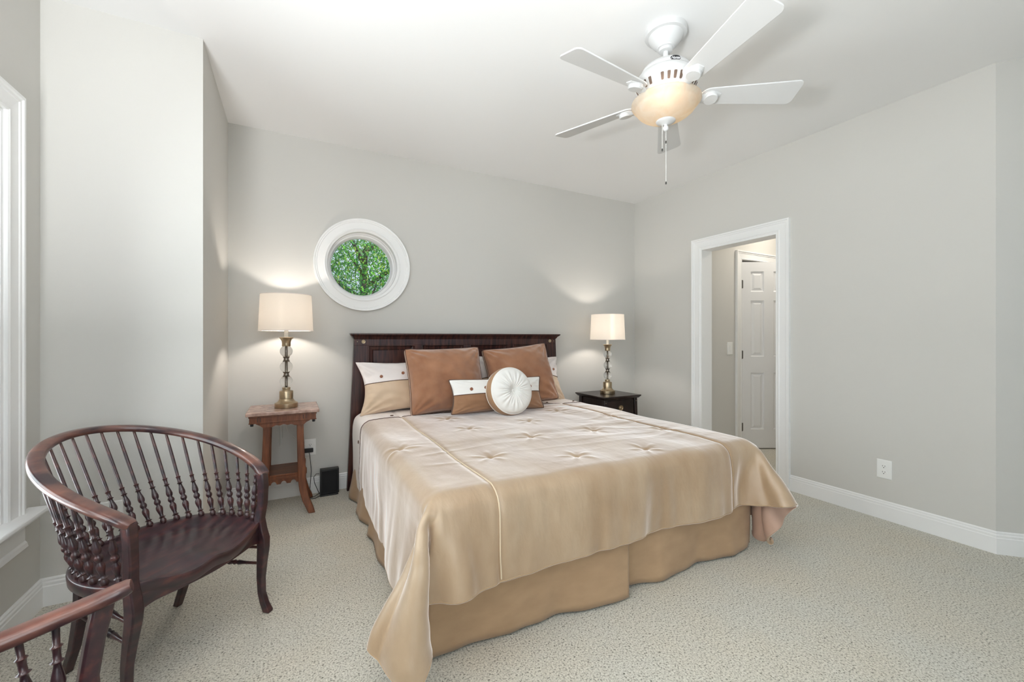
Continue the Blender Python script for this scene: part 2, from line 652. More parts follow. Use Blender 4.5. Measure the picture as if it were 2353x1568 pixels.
# back wall with the round opening
RX, RZ, RO = 0.513, 1.795, 0.284
mb = MB()
n = 64
hs = 0.42
sq = []
for k in range(n):
    a = 2 * PI * k / n
    c, s = math.cos(a), math.sin(a)
    m_ = max(abs(c), abs(s))
    sq.append((RX + hs * c / m_, RZ + hs * s / m_))
ci = [(RX + RO * math.cos(2 * PI * k / n), RZ + RO * math.sin(2 * PI * k / n)) for k in range(n)]
v = []
for y in (YB, YB + 0.14):
    v += [(a, y, z) for a, z in sq] + [(a, y, z) for a, z in ci]
f = []
for k in range(n):
    j = (k + 1) % n
    f.append((k, j, n + j, n + k))
    f.append((2 * n + k, 3 * n + k, 3 * n + j, 2 * n + j))
    f.append((n + k, n + j, 3 * n + j, 3 * n + k))
mb.add(v, f)
y0, y1 = YB, YB + 0.14
mb.box(BX, RX - hs, y0, y1, 0, H)
mb.box(RX + hs, XR + 0.125, y0, y1, 0, H)
mb.box(RX - hs, RX + hs, y0, y1, 0, RZ - hs)
mb.box(RX - hs, RX + hs, y0, y1, RZ + hs, H)
struct(mb.build('wall_back', M['wall']))
DY0, DY1, DZ = 1.976, 2.698, 2.058
wall_with_hole('wall_right', 'x', XR, XR + 0.125, 0.80, YB, (DY0, DY1, 0, DZ))
mb = MB()
mb.prism([(XR, 0.80), (XA, 0.80 - (XA - XR)), (XA + 0.14, 0.80 - (XA - XR)), (XA + 0.14, 0.80)], 0, H)
struct(mb.build('wall_angled', M['wall']))
mb = MB()
mb.box(XA, XA + 0.14, YR - 0.14, -0.026, 0, H)
struct(mb.build('wall_alcove', M['wall']))
wall_with_hole('wall_rear', 'y', YR - 0.14, YR, XL, XA, (-0.7, 3.6, 0.5, 2.35))

# hall beyond the opening
HX = XR + 0.125
mb = MB()
hd0, hd1, hdz = 4.285, 4.875, 2.045
mb.box(HX, hd0, 2.83, 2.93, 0, H)
mb.box(hd1, 5.4, 2.83, 2.93, 0, H)
mb.box(hd0, hd1, 2.83, 2.93, hdz, H)
struct(mb.build('wall_hall', M['wall']))
mb = MB()
mb.box(5.4, 5.5, 0.8, 3.7, 0, H)
struct(mb.build('wall_hall_end', M['wall']))
mb = MB()
mb.box(HX, 5.4, 1.30, 1.40, 0, H)
struct(mb.build('wall_hall_near', M['wall']))
mb = MB()
mb.box(HX, 5.4, 3.60, 3.70, 0, H)
struct(mb.build('wall_closet', M['wall']))

# ------------------------------------------------------------------ baseboards
baseboard('baseboard_left', [(XL, YR), (XL, BY), (BX, BY), (BX, YB), (XR, YB), (XR, DY1 + 0.093)])
baseboard('baseboard_right', [(XR, DY0 - 0.093), (XR, 0.80), (XA, 0.80 - (XA - XR)), (XA, YR)])
baseboard('baseboard_hall', [(HX + 0.1, 2.83), (hd0 - 0.093, 2.83)])

# ------------------------------------------------------------------ window_1 : tall window in the left wall
w1 = thing('window_1', 'tall white framed window at the left edge beside the armchairs', 'window')
w1['kind'] = 'structure'
mb = MB()
casing(mb, WY0, WY1, WZ0, WZ1, CASE, lambda a, h, z: (XL + h, a, z))
mb.build('window_casing', M['trim'], w1)
mb = MB()
mb.box(XL - 0.10, XL, WY1 - 0.018, WY1, WZ0, WZ1)
mb.box(XL - 0.10, XL, WY0, WY0 + 0.018, WZ0, WZ1)
mb.box(XL - 0.10, XL, WY0 + 0.018, WY1 - 0.018, WZ1 - 0.018, WZ1)
mb.build('jamb', M['trim'], w1)
mb = MB()
prof = [(XL - 0.10, 0.452), (XL + 0.062, 0.452), (XL + 0.070, 0.458), (XL + 0.072, 0.466), (XL + 0.068, 0.474), (XL + 0.060, 0.477), (XL - 0.10, 0.477)]
mb.loft([[(x, WY0 - 0.14, z) for x, z in prof], [(x, WY1 + 0.175, z) for x, z in prof]])
mb.build('sill', M['trim'], w1, bevel=0.002)
mb = MB()
prof = [(XL, 0.452), (XL + 0.016, 0.452), (XL + 0.016, 0.360), (XL + 0.022, 0.352), (XL + 0.026, 0.335), (XL, 0.335)]
mb.loft([[(x, WY0 - 0.10, z) for x, z in prof], [(x, WY1 + 0.11, z) for x, z in prof]])
mb.build('apron', M['trim'], w1)
ym = (WY0 + WY1) / 2
for (ya, yb_) in ((WY0 + 0.018, ym - 0.03), (ym + 0.03, WY1 - 0.018)):
    for (za, zb, xo) in ((WZ0 + 0.002, 1.29, 0.035), (1.27, WZ1 - 0.018, 0.060)):
        mb = MB()
        t = 0.042
        x0 = XL - xo - 0.03
        mb.box(x0, x0 + 0.03, ya, ya + t, za, zb)
        mb.box(x0, x0 + 0.03, yb_ - t, yb_, za, zb)
        mb.box(x0, x0 + 0.03, ya + t, yb_ - t, za, za + t)
        mb.box(x0, x0 + 0.03, ya + t, yb_ - t, zb - t, zb)
        s = mb.build('sash', M['trim'], w1, bevel=0.003)
        mb = MB()
        mb.box(x0 + 0.012, x0 + 0.017, ya + t, yb_ - t, za + t, zb - t)
        mb.build('pane', M['pane'], s)
mb = MB()
mb.box(XL - 0.10, XL - 0.005, ym - 0.03, ym + 0.03, WZ0, WZ1 - 0.018)
mb.build('mullion', M['trim'], w1)

# ------------------------------------------------------------------ window_2 : round window in the back wall
w2 = thing('window_2', 'round white framed window above the headboard showing green leaves', 'window')
w2['kind'] = 'structure'


def ring_xz(mb, prof, seg=96):
    """prof = closed list of (radius, y)"""
    v = []
    f = []
    n = len(prof)
    for k in range(seg):
        a = 2 * PI * k / seg
        for r, y in prof:
            v.append((RX + r * math.cos(a), y, RZ + r * math.sin(a)))
    for k in range(seg):
        j = (k + 1) % seg
        for i in range(n):
            i2 = (i + 1) % n
            f.append((k * n + i, k * n + i2, j * n + i2, j * n + i))
    mb.add(v, f)


mb = MB()
ring_xz(mb, [(0.284, YB), (0.284, YB - 0.014), (0.290, YB - 0.018), (0.297, YB - 0.014), (0.345, YB - 0.017), (0.349, YB - 0.022), (0.357, YB - 0.022),
             (0.361, YB - 0.028), (0.372, YB - 0.030), (0.374, YB - 0.024), (0.374, YB)])
mb.build('window_casing', M['trim'], w2, smooth=True, angle=30)
mb = MB()
ring_xz(mb, [(0.284, YB - 0.010), (0.272, YB - 0.004), (0.270, YB + 0.045), (0.262, YB + 0.052), (0.262, YB + 0.066), (0.250, YB + 0.072),
             (0.246, YB + 0.085), (0.238, YB + 0.098), (0.236, YB + 0.125), (0.284, YB + 0.135)])
mb.build('jamb', M['trim'], w2, smooth=True, angle=30)
mb = MB()
T = Matrix.Translation((RX, YB + 0.108, RZ)) @ Matrix.Rotation(-PI / 2, 4, 'X')
mb.lathe([(0.2375, 0.0), (0.2375, 0.005)], 96, T=T)
mb.build('pane', M['pane'], w2)

# rear and alcove windows (behind the camera)
for nm, ax, c, a0, a1, z0, z1 in (('window_3', 'y', YR, -0.7, 3.6, 0.5, 2.35), ('window_4', 'x', XL, -1.25, 0.15, WZ0, WZ1)):
    w = thing(nm, 'white framed window behind the camera', 'window')
    w['label'] = 'wide white framed window in the rear wall' if ax == 'y' else 'white framed window in the near left wall'
    w['kind'] = 'structure'
    mb = MB()
    if ax == 'y':
        casing(mb, a0, a1, z0, z1, CASE, lambda a, h, z: (a, c + h, z), bottom=True)
    else:
        casing(mb, a0, a1, z0, z1, CASE, lambda a, h, z: (c + h, a, z), bottom=True)
    mb.build('window_casing', M['trim'], w)
    mb = MB()
    k = 2 if ax == 'y' else 2
    for i in range(k + 1):
        a = a0 + (a1 - a0 - 0.05) * i / k
        if ax == 'y':
            mb.box(a, a + 0.05, c - 0.09, c - 0.04, z0, z1)
        else:
            mb.box(c - 0.09, c - 0.04, a, a + 0.05, z0, z1)
    for z in (z0, z1 - 0.05, (z0 + z1) / 2):
        if ax == 'y':
            mb.box(a0, a1, c - 0.088, c - 0.042, z, z + 0.05)
        else:
            mb.box(c - 0.088, c - 0.042, a0, a1, z, z + 0.05)
    mb.build('sash', M['trim'], w)
    mb = MB()
    if ax == 'y':
        mb.box(a0, a1, c - 0.066, c - 0.062, z0, z1)
    else:
        mb.box(c - 0.066, c - 0.062, a0, a1, z0, z1)
    mb.build('pane', M['pane'], w)

# ------------------------------------------------------------------ door_1 : cased opening to the hall
d1 = thing('door_1', 'white cased doorway opening in the right wall', 'doorway')
d1['kind'] = 'structure'
mb = MB()
casing(mb, DY0, DY1, 0.0, DZ, CASE, lambda a, h, z: (XR - h, a, z))
mb.build('door_casing', M['trim'], d1)
mb = MB()
mb.box(XR - 0.010, HX + 0.010, DY1 - 0.016, DY1 + 0.002, 0, DZ)
mb.box(XR - 0.010, HX + 0.010, DY0 - 0.002, DY0 + 0.016, 0, DZ)
mb.box(XR - 0.010, HX + 0.010, DY0 + 0.016, DY1 - 0.016, DZ - 0.016, DZ + 0.002)
mb.build('jamb', M['trim'], d1)

# ------------------------------------------------------------------ door_2 : six panel door standing ajar in the hall
d2 = thing('door_2', 'white six panel door standing ajar in the hall beyond the doorway', 'door')
d2['kind'] = 'structure'
mb = MB()
casing(mb, hd0 - 0.004, hd1, 0.0, hdz + 0.002, CASE, lambda a, h, z: (a, 2.83 - h, z))
mb.build('door_casing', M['trim'], d2)
mb = MB()
mb.box(hd0 - 0.004, hd0 + 0.004, 2.82, 2.94, 0, hdz)
mb.box(hd1 - 0.004, hd1 + 0.012, 2.82, 2.94, 0, hdz)
mb.build('jamb', M['trim'], d2)
# leaf built flat: x from the hinge, y thickness (0 = front), z up
LW, LH, LT = 0.575, 2.02, 0.035
leaf = MB()
cols = [(0.092, 0.236), (0.339, 0.483)]
rows = [(0.215, 0.825), (1.0, 1.605), (1.70, 1.918)]
xs = [0, 0.092, 0.236, 0.339, 0.483, LW]
zs = [0.012, 0.215, 0.825, 1.0, 1.605, 1.70, 1.918, LH]
for i in range(5):
    for j in range(7):
        if i in (1, 3) and j in (1, 3, 5):
            continue
        leaf.add([(xs[i], 0, zs[j]), (xs[i + 1], 0, zs[j]), (xs[i + 1], 0, zs[j + 1]), (xs[i], 0, zs[j + 1])], [(0, 1, 2, 3)])
for (xa, xb) in cols:
    for (za, zb) in rows:
        rings = []
        for d, y in ((0, 0), (0.004, 0.008), (0.014, 0.011), (0.018, 0.011), (0.040, 0.003), (0.044, 0.003)):
            rings.append([(xa + d, y, za + d), (xb - d, y, za + d), (xb - d, y, zb - d), (xa + d, y, zb - d)])
        leaf.loft(rings, cap=False)
        leaf.add(rings[-1], [(0, 1, 2, 3)])
leaf.add([(0, LT, 0.012), (LW, LT, 0.012), (LW, LT, LH), (0, LT, LH)], [(3, 2, 1, 0)])
leaf.add([(0, 0, 0.012), (0, LT, 0.012), (0, LT, LH), (0, 0, LH)], [(0, 1, 2, 3)])
leaf.add([(LW, 0, 0.012), (LW, LT, 0.012), (LW, LT, LH), (LW, 0, LH)], [(3, 2, 1, 0)])
leaf.add([(0, 0, LH), (0, LT, LH), (LW, LT, LH), (LW, 0, LH)], [(0, 1, 2, 3)])
leaf.add([(0, 0, 0.012), (0, LT, 0.012), (LW, LT, 0.012), (LW, 0, 0.012)], [(3, 2, 1, 0)])
lf = leaf.build('door_leaf', M['door'], d2, loc=(hd0 + 0.008, 2.822, 0), rot=(0, 0, -math.radians(27.8)))
for z in (0.24, 1.02, 1.78):
    mb = MB()
    T = Matrix.Translation((-0.004, -0.004, z))
    mb.lathe([(0.006, -0.045), (0.006, 0.045)], 12, T=T)
    mb.box(-0.002, 0.010, -0.0015, 0.0, z - 0.042, z + 0.042)
    mb.build('hinge', M['hinge'], lf)

# ------------------------------------------------------------------ garden seen through the round window
mb = MB()
mb.box(-14, 14, 4.2, 22, -0.6, -0.5)
struct(mb.build('ground', mat('lawn_green', (0.06, 0.13, 0.03), 0.9, vary=0.4, vscale=3)))


def leaf_mat(name, c, c2, tr):
    m = bpy.data.materials.new(name)
    m.use_nodes = True
    nt = m.node_tree
    b = nt.nodes['Principled BSDF']
    b.inputs['Roughness'].default_value = 0.42
    out = nt.nodes['Material Output']
    t = nt.nodes.new('ShaderNodeBsdfTranslucent')
    mx = nt.nodes.new('ShaderNodeMixShader')
    mx.inputs[0].default_value = 0.35
    t.inputs[0].default_value = (*tr, 1)
    g = nt.nodes.new('ShaderNodeNewGeometry')
    r = nt.nodes.new('ShaderNodeValToRGB')
    r.color_ramp.elements[0].color = (*c, 1)
    r.color_ramp.elements[1].color = (*c2, 1)
    nt.links.new(g.outputs['Random Per Island'], r.inputs[0])
    nt.links.new(r.outputs[0], b.inputs['Base Color'])
    nt.links.new(b.outputs[0], mx.inputs[1])
    nt.links.new(t.outputs[0], mx.inputs[2])
    nt.links.new(mx.outputs[0], out.inputs[0])
    return m


tree = thing('garden_tree', 'bushy green garden tree seen through the round window', 'tree', (1.15, 8.0, -0.5))
rng = random.Random(5)
fol = MB()
for i in range(36000):
    while True:
        p = Vector((rng.uniform(-1, 1), rng.uniform(-1, 1), rng.uniform(-1, 1)))
        if 0.25 < p.length < 1:
            break
    p = Vector((p.x * 1.9, p.y * 1.0, 3.0 + p.z * 1.9))
    s = rng.uniform(0.022, 0.042)
    q = Matrix.Translation(p) @ Matrix.Rotation(rng.uniform(0, 2 * PI), 4, 'Z') @ Matrix.Rotation(rng.uniform(-1.3, 1.3), 4, 'X') @ Matrix.Rotation(rng.uniform(-0.6, 0.6), 4, 'Y')
    fol.add([(-s * 0.42, 0, 0.004), (0, -s, 0), (s * 0.42, 0, 0.004), (0, s, -0.006), (0, 0, -0.004)], [(0, 1, 4), (1, 2, 4), (2, 3, 4), (3, 0, 4)], rng.choice((0, 0, 0, 1, 1, 2)), T=q)
fol.build('foliage', [leaf_mat('leaf_green', (0.05, 0.22, 0.03), (0.18, 0.48, 0.08), (0.22, 0.60, 0.06)),
                      leaf_mat('leaf_deep_green', (0.02, 0.11, 0.045), (0.07, 0.27, 0.08), (0.07, 0.30, 0.05)),
                      leaf_mat('leaf_yellow_green', (0.20, 0.36, 0.04), (0.42, 0.50, 0.10), (0.40, 0.55, 0.06))], tree)
mb = MB()
mb.tube([(0, 0, 0), (0.03, 0.02, 1.0), (-0.03, 0, 2.0), (0.05, 0.02, 3.4)], [0.13, 0.10, 0.08, 0.03], 10)
for i in range(9):
    a = i * 2.4
    z = 1.5 + i * 0.22
    mb.tube([(0, 0, z), (0.6 * math.cos(a), 0.4 * math.sin(a), z + 0.4), (1.3 * math.cos(a), 0.7 * math.sin(a), z + 0.7)], [0.045, 0.028, 0.01], 7)
mb.build('trunk', mat('bark', (0.12, 0.08, 0.055), 0.9, vary=0.5, vscale=12), tree, smooth=True)

# ------------------------------------------------------------------ outlets and switch
def outlet(name, label, loc, rotz, w=0.080, h=0.124, kind='outlet', extra=True):
    """faces -Y in its own frame"""
    t = thing(name, label, 'wall outlet' if kind == 'outlet' else 'light switch', loc, rotz)
    mb = MB()
    mb.loft([[(-w / 2, 0, -h / 2), (w / 2, 0, -h / 2), (w / 2, 0, h / 2), (-w / 2, 0, h / 2)],
             [(-w / 2, -0.003, -h / 2), (w / 2, -0.003, -h / 2), (w / 2, -0.003, h / 2), (-w / 2, -0.003, h / 2)],
             [(-w / 2 + 0.004, -0.006, -h / 2 + 0.004), (w / 2 - 0.004, -0.006, -h / 2 + 0.004), (w / 2 - 0.004, -0.006, h / 2 - 0.004), (-w / 2 + 0.004, -0.006, h / 2 - 0.004)]])
    mb.build('cover_plate', M['plate'], t)
    if kind == 'outlet':
        for s in (1, -1):
            mb = MB()
            T = Matrix.Translation((0, -0.006, s * 0.0195)) @ Matrix.Rotation(PI / 2, 4, 'X') @ Matrix.Diagonal((1.0, 0.83, 1, 1))
            mb.lathe([(0.0175, 0), (0.0175, 0.002), (0.0168, 0.0026)], 28, T=T)
            r = mb.build('receptacle', M['plate'], t)
            mb = MB()
            for sx in (-1, 1):
                mb.box(sx * 0.0062 - 0.0012, sx * 0.0062 + 0.0012, -0.0092, -0.0082, s * 0.0195 - 0.001, s * 0.0195 + 0.0065)
            mb.box(-0.0023, 0.0023, -0.0092, -0.0082, s * 0.0195 - 0.0105, s * 0.0195 - 0.0055)
            mb.build('slots', M['slot'], r)
    else:
        mb = MB()
        mb.loft([[(-0.016, -0.006, -0.033), (0.016, -0.006, -0.033), (0.016, -0.006, 0.033), (-0.016, -0.006, 0.033)],
                 [(-0.015, -0.008, -0.032), (0.015, -0.008, -0.032), (0.015, -0.012, 0.032), (-0.015, -0.012, 0.032)]])
        mb.build('rocker', M['plate'], t)
    return t


outlet('wall_outlet', 'white double outlet low on the bare right wall', (XR, 1.296, 0.331), -PI / 2)
outlet('wall_outlet', 'white double outlet on the back wall behind the marble topped table', (0.121, YB, 0.358), 0)
outlet('wall_outlet', 'white outlet low on the wall behind the armchair spindles', (-0.758, BY, 0.366), 0)
outlet('light_switch', 'white light switch on the hall wall beside the ajar door', (4.097, 2.83, 1.09), 0, w=0.085, h=0.13, kind='switch')

# ------------------------------------------------------------------ ceiling fan
fan = thing('ceiling_fan', 'white five blade ceiling fan with a lit marbled glass bowl', 'ceiling fan', (1.653, 1.4875, H))
mb = MB()
mb.lathe([(0.100, 0), (0.100, -0.022), (0.097, -0.028), (0.083, -0.031), (0.081, -0.036), (0.076, -0.048), (0.060, -0.070), (0.043, -0.084),
          (0.042, -0.090), (0.034, -0.092), (0.032, -0.104), (0.022, -0.106), (0.0, -0.106)], 64)
mb.build('canopy', M['fan_white'], fan, smooth=True, angle=30)
mb = MB()
mb.lathe([(0.013, -0.10), (0.013, -0.17), (0.020, -0.172), (0.024, -0.180), (0.024, -0.20)], 32)
mb.build('downrod', M['fan_white'], fan, smooth=True, angle=30)
mb = MB()
mb.lathe([(0.0, -0.176), (0.060, -0.178), (0.095, -0.184), (0.112, -0.196), (0.116, -0.206), (0.119, -0.208), (0.120, -0.222), (0.126, -0.225), (0.140, -0.240), (0.148, -0.258),
          (0.150, -0.272), (0.146, -0.284), (0.132, -0.312), (0.118, -0.330), (0.110, -0.335), (0.0, -0.335)], 80)
housing = mb.build('motor_housing', M['fan_white'], fan, smooth=True, angle=35)
# slots lie on the tapered underside, parallel to its surface
for k in range(30):
    mb = MB()
    a = 2 * PI * k / 30
    if k % 6 == 5:
        continue
    ra, za, rb, zb = 0.1445, -0.2872, 0.1310, -0.3142
    T = Matrix.Rotation(a, 4, 'Z')
    d = Vector((rb - ra, 0, zb - za)).normalized()
    nrm = Vector((d.z, 0, -d.x)) * -1
    if nrm.x < 0:
        nrm = -nrm
    pts = []
    for (u, w_) in ((-0.002, -0.0055), (0.0015, -0.0075), (0.0287, -0.0062), (0.0322, -0.0042), (0.0322, 0.0042), (0.0287, 0.0062), (0.0015, 0.0075), (-0.002, 0.0055)):
        pts.append(Vector((ra, 0, za)) + d * u + Vector((0, w_, 0)))
    r0 = [tuple(p + nrm * -0.001) for p in pts]
    r1 = [tuple(p + nrm * 0.0007) for p in pts]
    mb.loft([r0, r1], T=T)
    mb.build('vent_slot', M['vent_inside'], housing)
# badge on the housing, facing the camera side
ba = math.atan2(-1.4875 + 0.06, -1.653 + 0.28)
Tb = Matrix.Rotation(ba + 0.30, 4, 'Z') @ Matrix.Translation((0.1205, 0, -0.2145)) @ Matrix.Rotation(PI / 2, 4, 'Y')
mb = MB()
mb.lathe([(0.024, 0), (0.024, 0.0016), (0.0, 0.0018)], 36, T=Tb @ Matrix.Diagonal((0.52, 1, 1, 1)))
badge = mb.build('badge', M['badge'], housing)
fc = bpy.data.curves.new('lettering', 'FONT')
fc.body = 'Hunter'
fc.size = 0.0165
fc.shear = 0.45
fc.align_x = 'CENTER'
fc.align_y = 'CENTER'
fc.extrude = 0.0003
fc.offset = 0.00022
fc.space_character = 0.9
fc.materials.append(M['silver'])
tmp = bpy.data.objects.new('lettering_curve', fc)
COL.objects.link(tmp)
lt = bpy.data.objects.new('lettering', bpy.data.meshes.new_from_object(tmp.evaluated_get(bpy.context.evaluated_depsgraph_get())))
bpy.data.objects.remove(tmp)
COL.objects.link(lt)
lt.parent = badge
lt.matrix_local = Matrix.Rotation(ba + 0.30, 4, 'Z') @ Matrix.Translation((0.1226, 0, -0.2145)) @ Matrix.Rotation(PI / 2, 4, 'Z') @ Matrix.Rotation(PI / 2, 4, 'X')
# flywheel plates and light kit neck
mb = MB()
mb.lathe([(0.0, -0.335), (0.098, -0.336), (0.098, -0.343), (0.060, -0.346), (0.058, -0.372), (0.0, -0.372)], 60)
mb.build('switch_housing', M['fan_white'], fan, smooth=True, angle=30)
for k in range(5):
    mb = MB()
    a = math.radians(184.1 - 72 * k + 36)
    mb.box(0.062, 0.096, -0.010, 0.010, -0.3455, -0.3425, T=Matrix.Rotation(a, 4, 'Z'))
    mb.build('vent_opening', M['vent_inside'], fan)


def blade_mesh(mb):
    outl = []
    L0, L1 = 0.165, 0.630
    w0, w1 = 0.048, 0.071
    def side(s):
        pts = []
        for t in np.linspace(0, 1, 7):
            a = PI * (1 - t * 0.5)
            pts.append((L0 + 0.045 + 0.045 * math.cos(a), s * w0 * math.sin(a)))
        for t in np.linspace(0, PI / 2, 6):
            pts.append((L1 - 0.026 + 0.026 * math.sin(t), s * (w1 - 0.026 + 0.026 * math.cos(t))))
        return pts
    a = side(-1)
    b = side(1)
    poly = a + b[::-1][:-1]
    return poly


poly = blade_mesh(None)
mb = MB()
mb.prism(poly, -0.0035, 0.0035)
for k in range(5):
    a = math.radians(184.1 - 72 * k)
    R_ = Matrix.Rotation(a, 4, 'Z') @ Matrix.Translation((0, 0, -0.333)) @ Matrix.Rotation(math.radians(-14.5), 4, 'X')
    if k == 0:
        bl = mb.build('blade', M['fan_white'], fan, bevel=0.0015)
        b0 = bl
    else:
        bl = b0.copy()
        COL.objects.link(bl)
        bl.parent = fan
    bl.matrix_local = R_
    # blade iron with its round cap
    if k == 0:
        mi = MB()
        ring = []
        for t, (x, z, wd, th) in enumerate(((0.075, -0.004, 0.022, 0.006), (0.105, -0.012, 0.024, 0.007), (0.14, -0.018, 0.024, 0.009), (0.175, -0.016, 0.027, 0.010), (0.205, -0.009, 0.034, 0.010), (0.235, -0.006, 0.034, 0.006), (0.262, -0.0045, 0.018, 0.003))):
            ring.append([(x, -wd, z), (x, -wd * 0.7, z - th), (x, wd * 0.7, z - th), (x, wd, z), (x, wd * 0.7, z + 0.004), (x, -wd * 0.7, z + 0.004)])
        mi.loft(ring)
        iron0 = mi.build('blade_iron', M['fan_white'], fan, smooth=True, angle=50)
        mc = MB()
        mc.lathe([(0.0345, -0.004), (0.0345, -0.020), (0.031, -0.026), (0.0, -0.027)], 32, T=Matrix.Translation((0.215, 0, 0)))
        cap0 = mc.build('round_cap', M['fan_white'], iron0, smooth=True, angle=30)
        iron = iron0
    else:
        iron = iron0.copy()
        COL.objects.link(iron)
        iron.parent = fan
        c = cap0.copy()
        COL.objects.link(c)
        c.parent = iron
    iron.matrix_local = R_
# bowl
bowl = MB()
out = [(0.160, -0.352), (0.1655, -0.356), (0.166, -0.363), (0.160, -0.371), (0.150, -0.378), (0.1445, -0.386), (0.142, -0.394), (0.134, -0.404),
       (0.118, -0.418), (0.096, -0.432), (0.070, -0.443), (0.040, -0.450), (0.012, -0.452)]
inn = [(max(r - 0.004, 0.008), z + 0.004) for r, z in out]
prof = out + inn[::-1]
prof.append(prof[0])
bowl.lathe(prof, 72, cap=False)
bowl.build('glass_bowl', M['bowl'], fan, smooth=True, angle=60)
mb = MB()
mb.lathe([(0.0, -0.444), (0.040, -0.447), (0.047, -0.452), (0.044, -0.457), (0.030, -0.462), (0.016, -0.468), (0.008, -0.471), (0.007, -0.474), (0.013, -0.481),
          (0.0145, -0.488), (0.012, -0.496), (0.006, -0.501), (0.0, -0.502)], 36)
mb.build('finial', M['fan_white'], fan, smooth=True, angle=40)


def chain(mb, x, y, z0, z1):
    n = int((z0 - z1) / 0.0062)
    for i in range(n):
        z = z0 - (i + 0.5) * (z0 - z1) / n
        mb.lathe([(0.0, 0.0021), (0.0017, 0.0012), (0.0021, 0), (0.0017, -0.0012), (0.0, -0.0021)], 6, T=Matrix.Translation((x, y, z)))
    mb.tube([(x, y, z0), (x, y, z1)], 0.0006, 5)


cxl = Vector((-0.885, 0.466, 0)) * 0.017
mb = MB()
chain(mb, cxl.x, cxl.y, -0.465, -0.590)
ch = mb.build('pull_chain', M['chain'], fan)
mb = MB()
mb.lathe([(0.0, 0), (0.0035, -0.002), (0.0042, -0.010), (0.003, -0.014), (0, -0.015)], 12, T=Matrix.Translation((cxl.x, cxl.y, -0.588)))
mb.build('chain_fob', M['chain_end'], ch)
mb = MB()
chain(mb, 0.002, 0, -0.500, -0.755)
ch = mb.build('pull_chain', M['chain'], fan)
for z in (-0.548, -0.753):
    mb = MB()
    mb.lathe([(0.0, 0), (0.0035, -0.002), (0.0042, -0.010), (0.003, -0.014), (0, -0.015)], 12, T=Matrix.Translation((0.002, 0, z)))
    mb.build('chain_fob', M['chain_end'], ch)
for k in range(3):
    a = math.radians(-20 + 120 * k)
    light('fan_bulb', 'POINT', (1.653 + 0.112 * math.cos(a), 1.4875 + 0.112 * math.sin(a), H - 0.3485), (0, 0, 0), 0.9, (1.0, 0.84, 0.66), radius=0.022)

# ------------------------------------------------------------------ table lamps
def make_lamp(loc, label):
    t = thing('table_lamp', label, 'lamp', loc, 0, 'brass and crystal table lamps')
    mb = MB()
    mb.lathe([(0.0, 0), (0.072, 0), (0.073, 0.004), (0.073, 0.030), (0.070, 0.034), (0.064, 0.036), (0.054, 0.043), (0.047, 0.052), (0.0445, 0.060), (0.0405, 0.0605), (0.0405, 0.063), (0.0435, 0.064), (0.0435, 0.112), (0.041, 0.116),
              (0.028, 0.118), (0.024, 0.124), (0.026, 0.134), (0.025, 0.140), (0.0, 0.141)], 56)
    mb.build('base', M['brass'], t, smooth=True, angle=35)
    for z in (0.182, 0.284, 0.393):
        mb = MB()
        mb.lathe([(0.0405 * math.sin(a), z - 0.0405 * math.cos(a)) for a in np.linspace(0.18, PI - 0.18, 22)], 40)
        mb.build('crystal_ball', M['crystal'], t, smooth=True, angle=180)
    for z in (0.233, 0.339):
        mb = MB()
        mb.lathe([(0.0, z - 0.018), (0.022, z - 0.017), (0.023, z - 0.013), (0.017, z - 0.009), (0.016, z + 0.006), (0.021, z + 0.011), (0.022, z + 0.016), (0.0, z + 0.018)], 32)
        mb.build('collar', M['pewter'], t, smooth=True, angle=35)
    mb = MB()
    mb.tube([(0, 0, 0.14), (0, 0, 0.44)], 0.0065, 12)
    mb.build('rod', M['pewter'], t, smooth=True)
    mb = MB()
    mb.lathe([(0.0, 0.427), (0.026, 0.428), (0.028, 0.434), (0.027, 0.446), (0.029, 0.462), (0.036, 0.477), (0.044, 0.486), (0.045, 0.490), (0.040, 0.492), (0.0, 0.490)], 40)
    mb.build('cup', M['brass'], t, smooth=True, angle=35)
    mb = MB()
    mb.lathe([(0.013, 0.490), (0.013, 0.575), (0.0, 0.576)], 20)
    mb.build('candle_tube', M['candle'], t, smooth=True)
    mb = MB()
    mb.lathe([(0.171, 0.536), (0.160, 0.790), (0.1585, 0.790), (0.1695, 0.536), (0.171, 0.536)], 72, cap=False)
    sh = mb.build('lamp_shade', M['shade'], t, smooth=True, angle=60)
    for r, z in ((0.1707, 0.538), (0.1597, 0.788)):
        mb = MB()
        mb.tube([(r * math.cos(a), r * math.sin(a), z) for a in np.linspace(0, 2 * PI, 73)[:-1]], 0.0022, 6, closed=True)
        mb.build('rim', M['pill_white'], sh, smooth=True)
    mb = MB()
    for a in (0, 2.094, 4.188):
        mb.tube([(0.012 * math.cos(a), 0.012 * math.sin(a), 0.770), (0.157 * math.cos(a), 0.157 * math.sin(a), 0.786)], 0.0014, 6)
    mb.tube([(0, 0, 0.57), (0.03, 0, 0.62), (0.035, 0, 0.70), (0.0, 0, 0.772)], 0.0014, 6)
    mb.build('harp', M['brass'], sh)
    return t


make_lamp((-0.038, 3.330, 0.7155), 'lit brass and crystal lamp on the marble topped table left of the bed')
make_lamp((2.785, 3.240, 0.6455), 'lit brass and crystal lamp on the dark nightstand right of the bed')
for x, y, z, e in ((-0.038, 3.330, 0.7155, 7.2), (2.785, 3.240, 0.6455, 6.8)):
    light('lamp_bulb', 'POINT', (x, y, z + 0.655), (0, 0, 0), e, (1.0, 0.91, 0.82), radius=0.028)

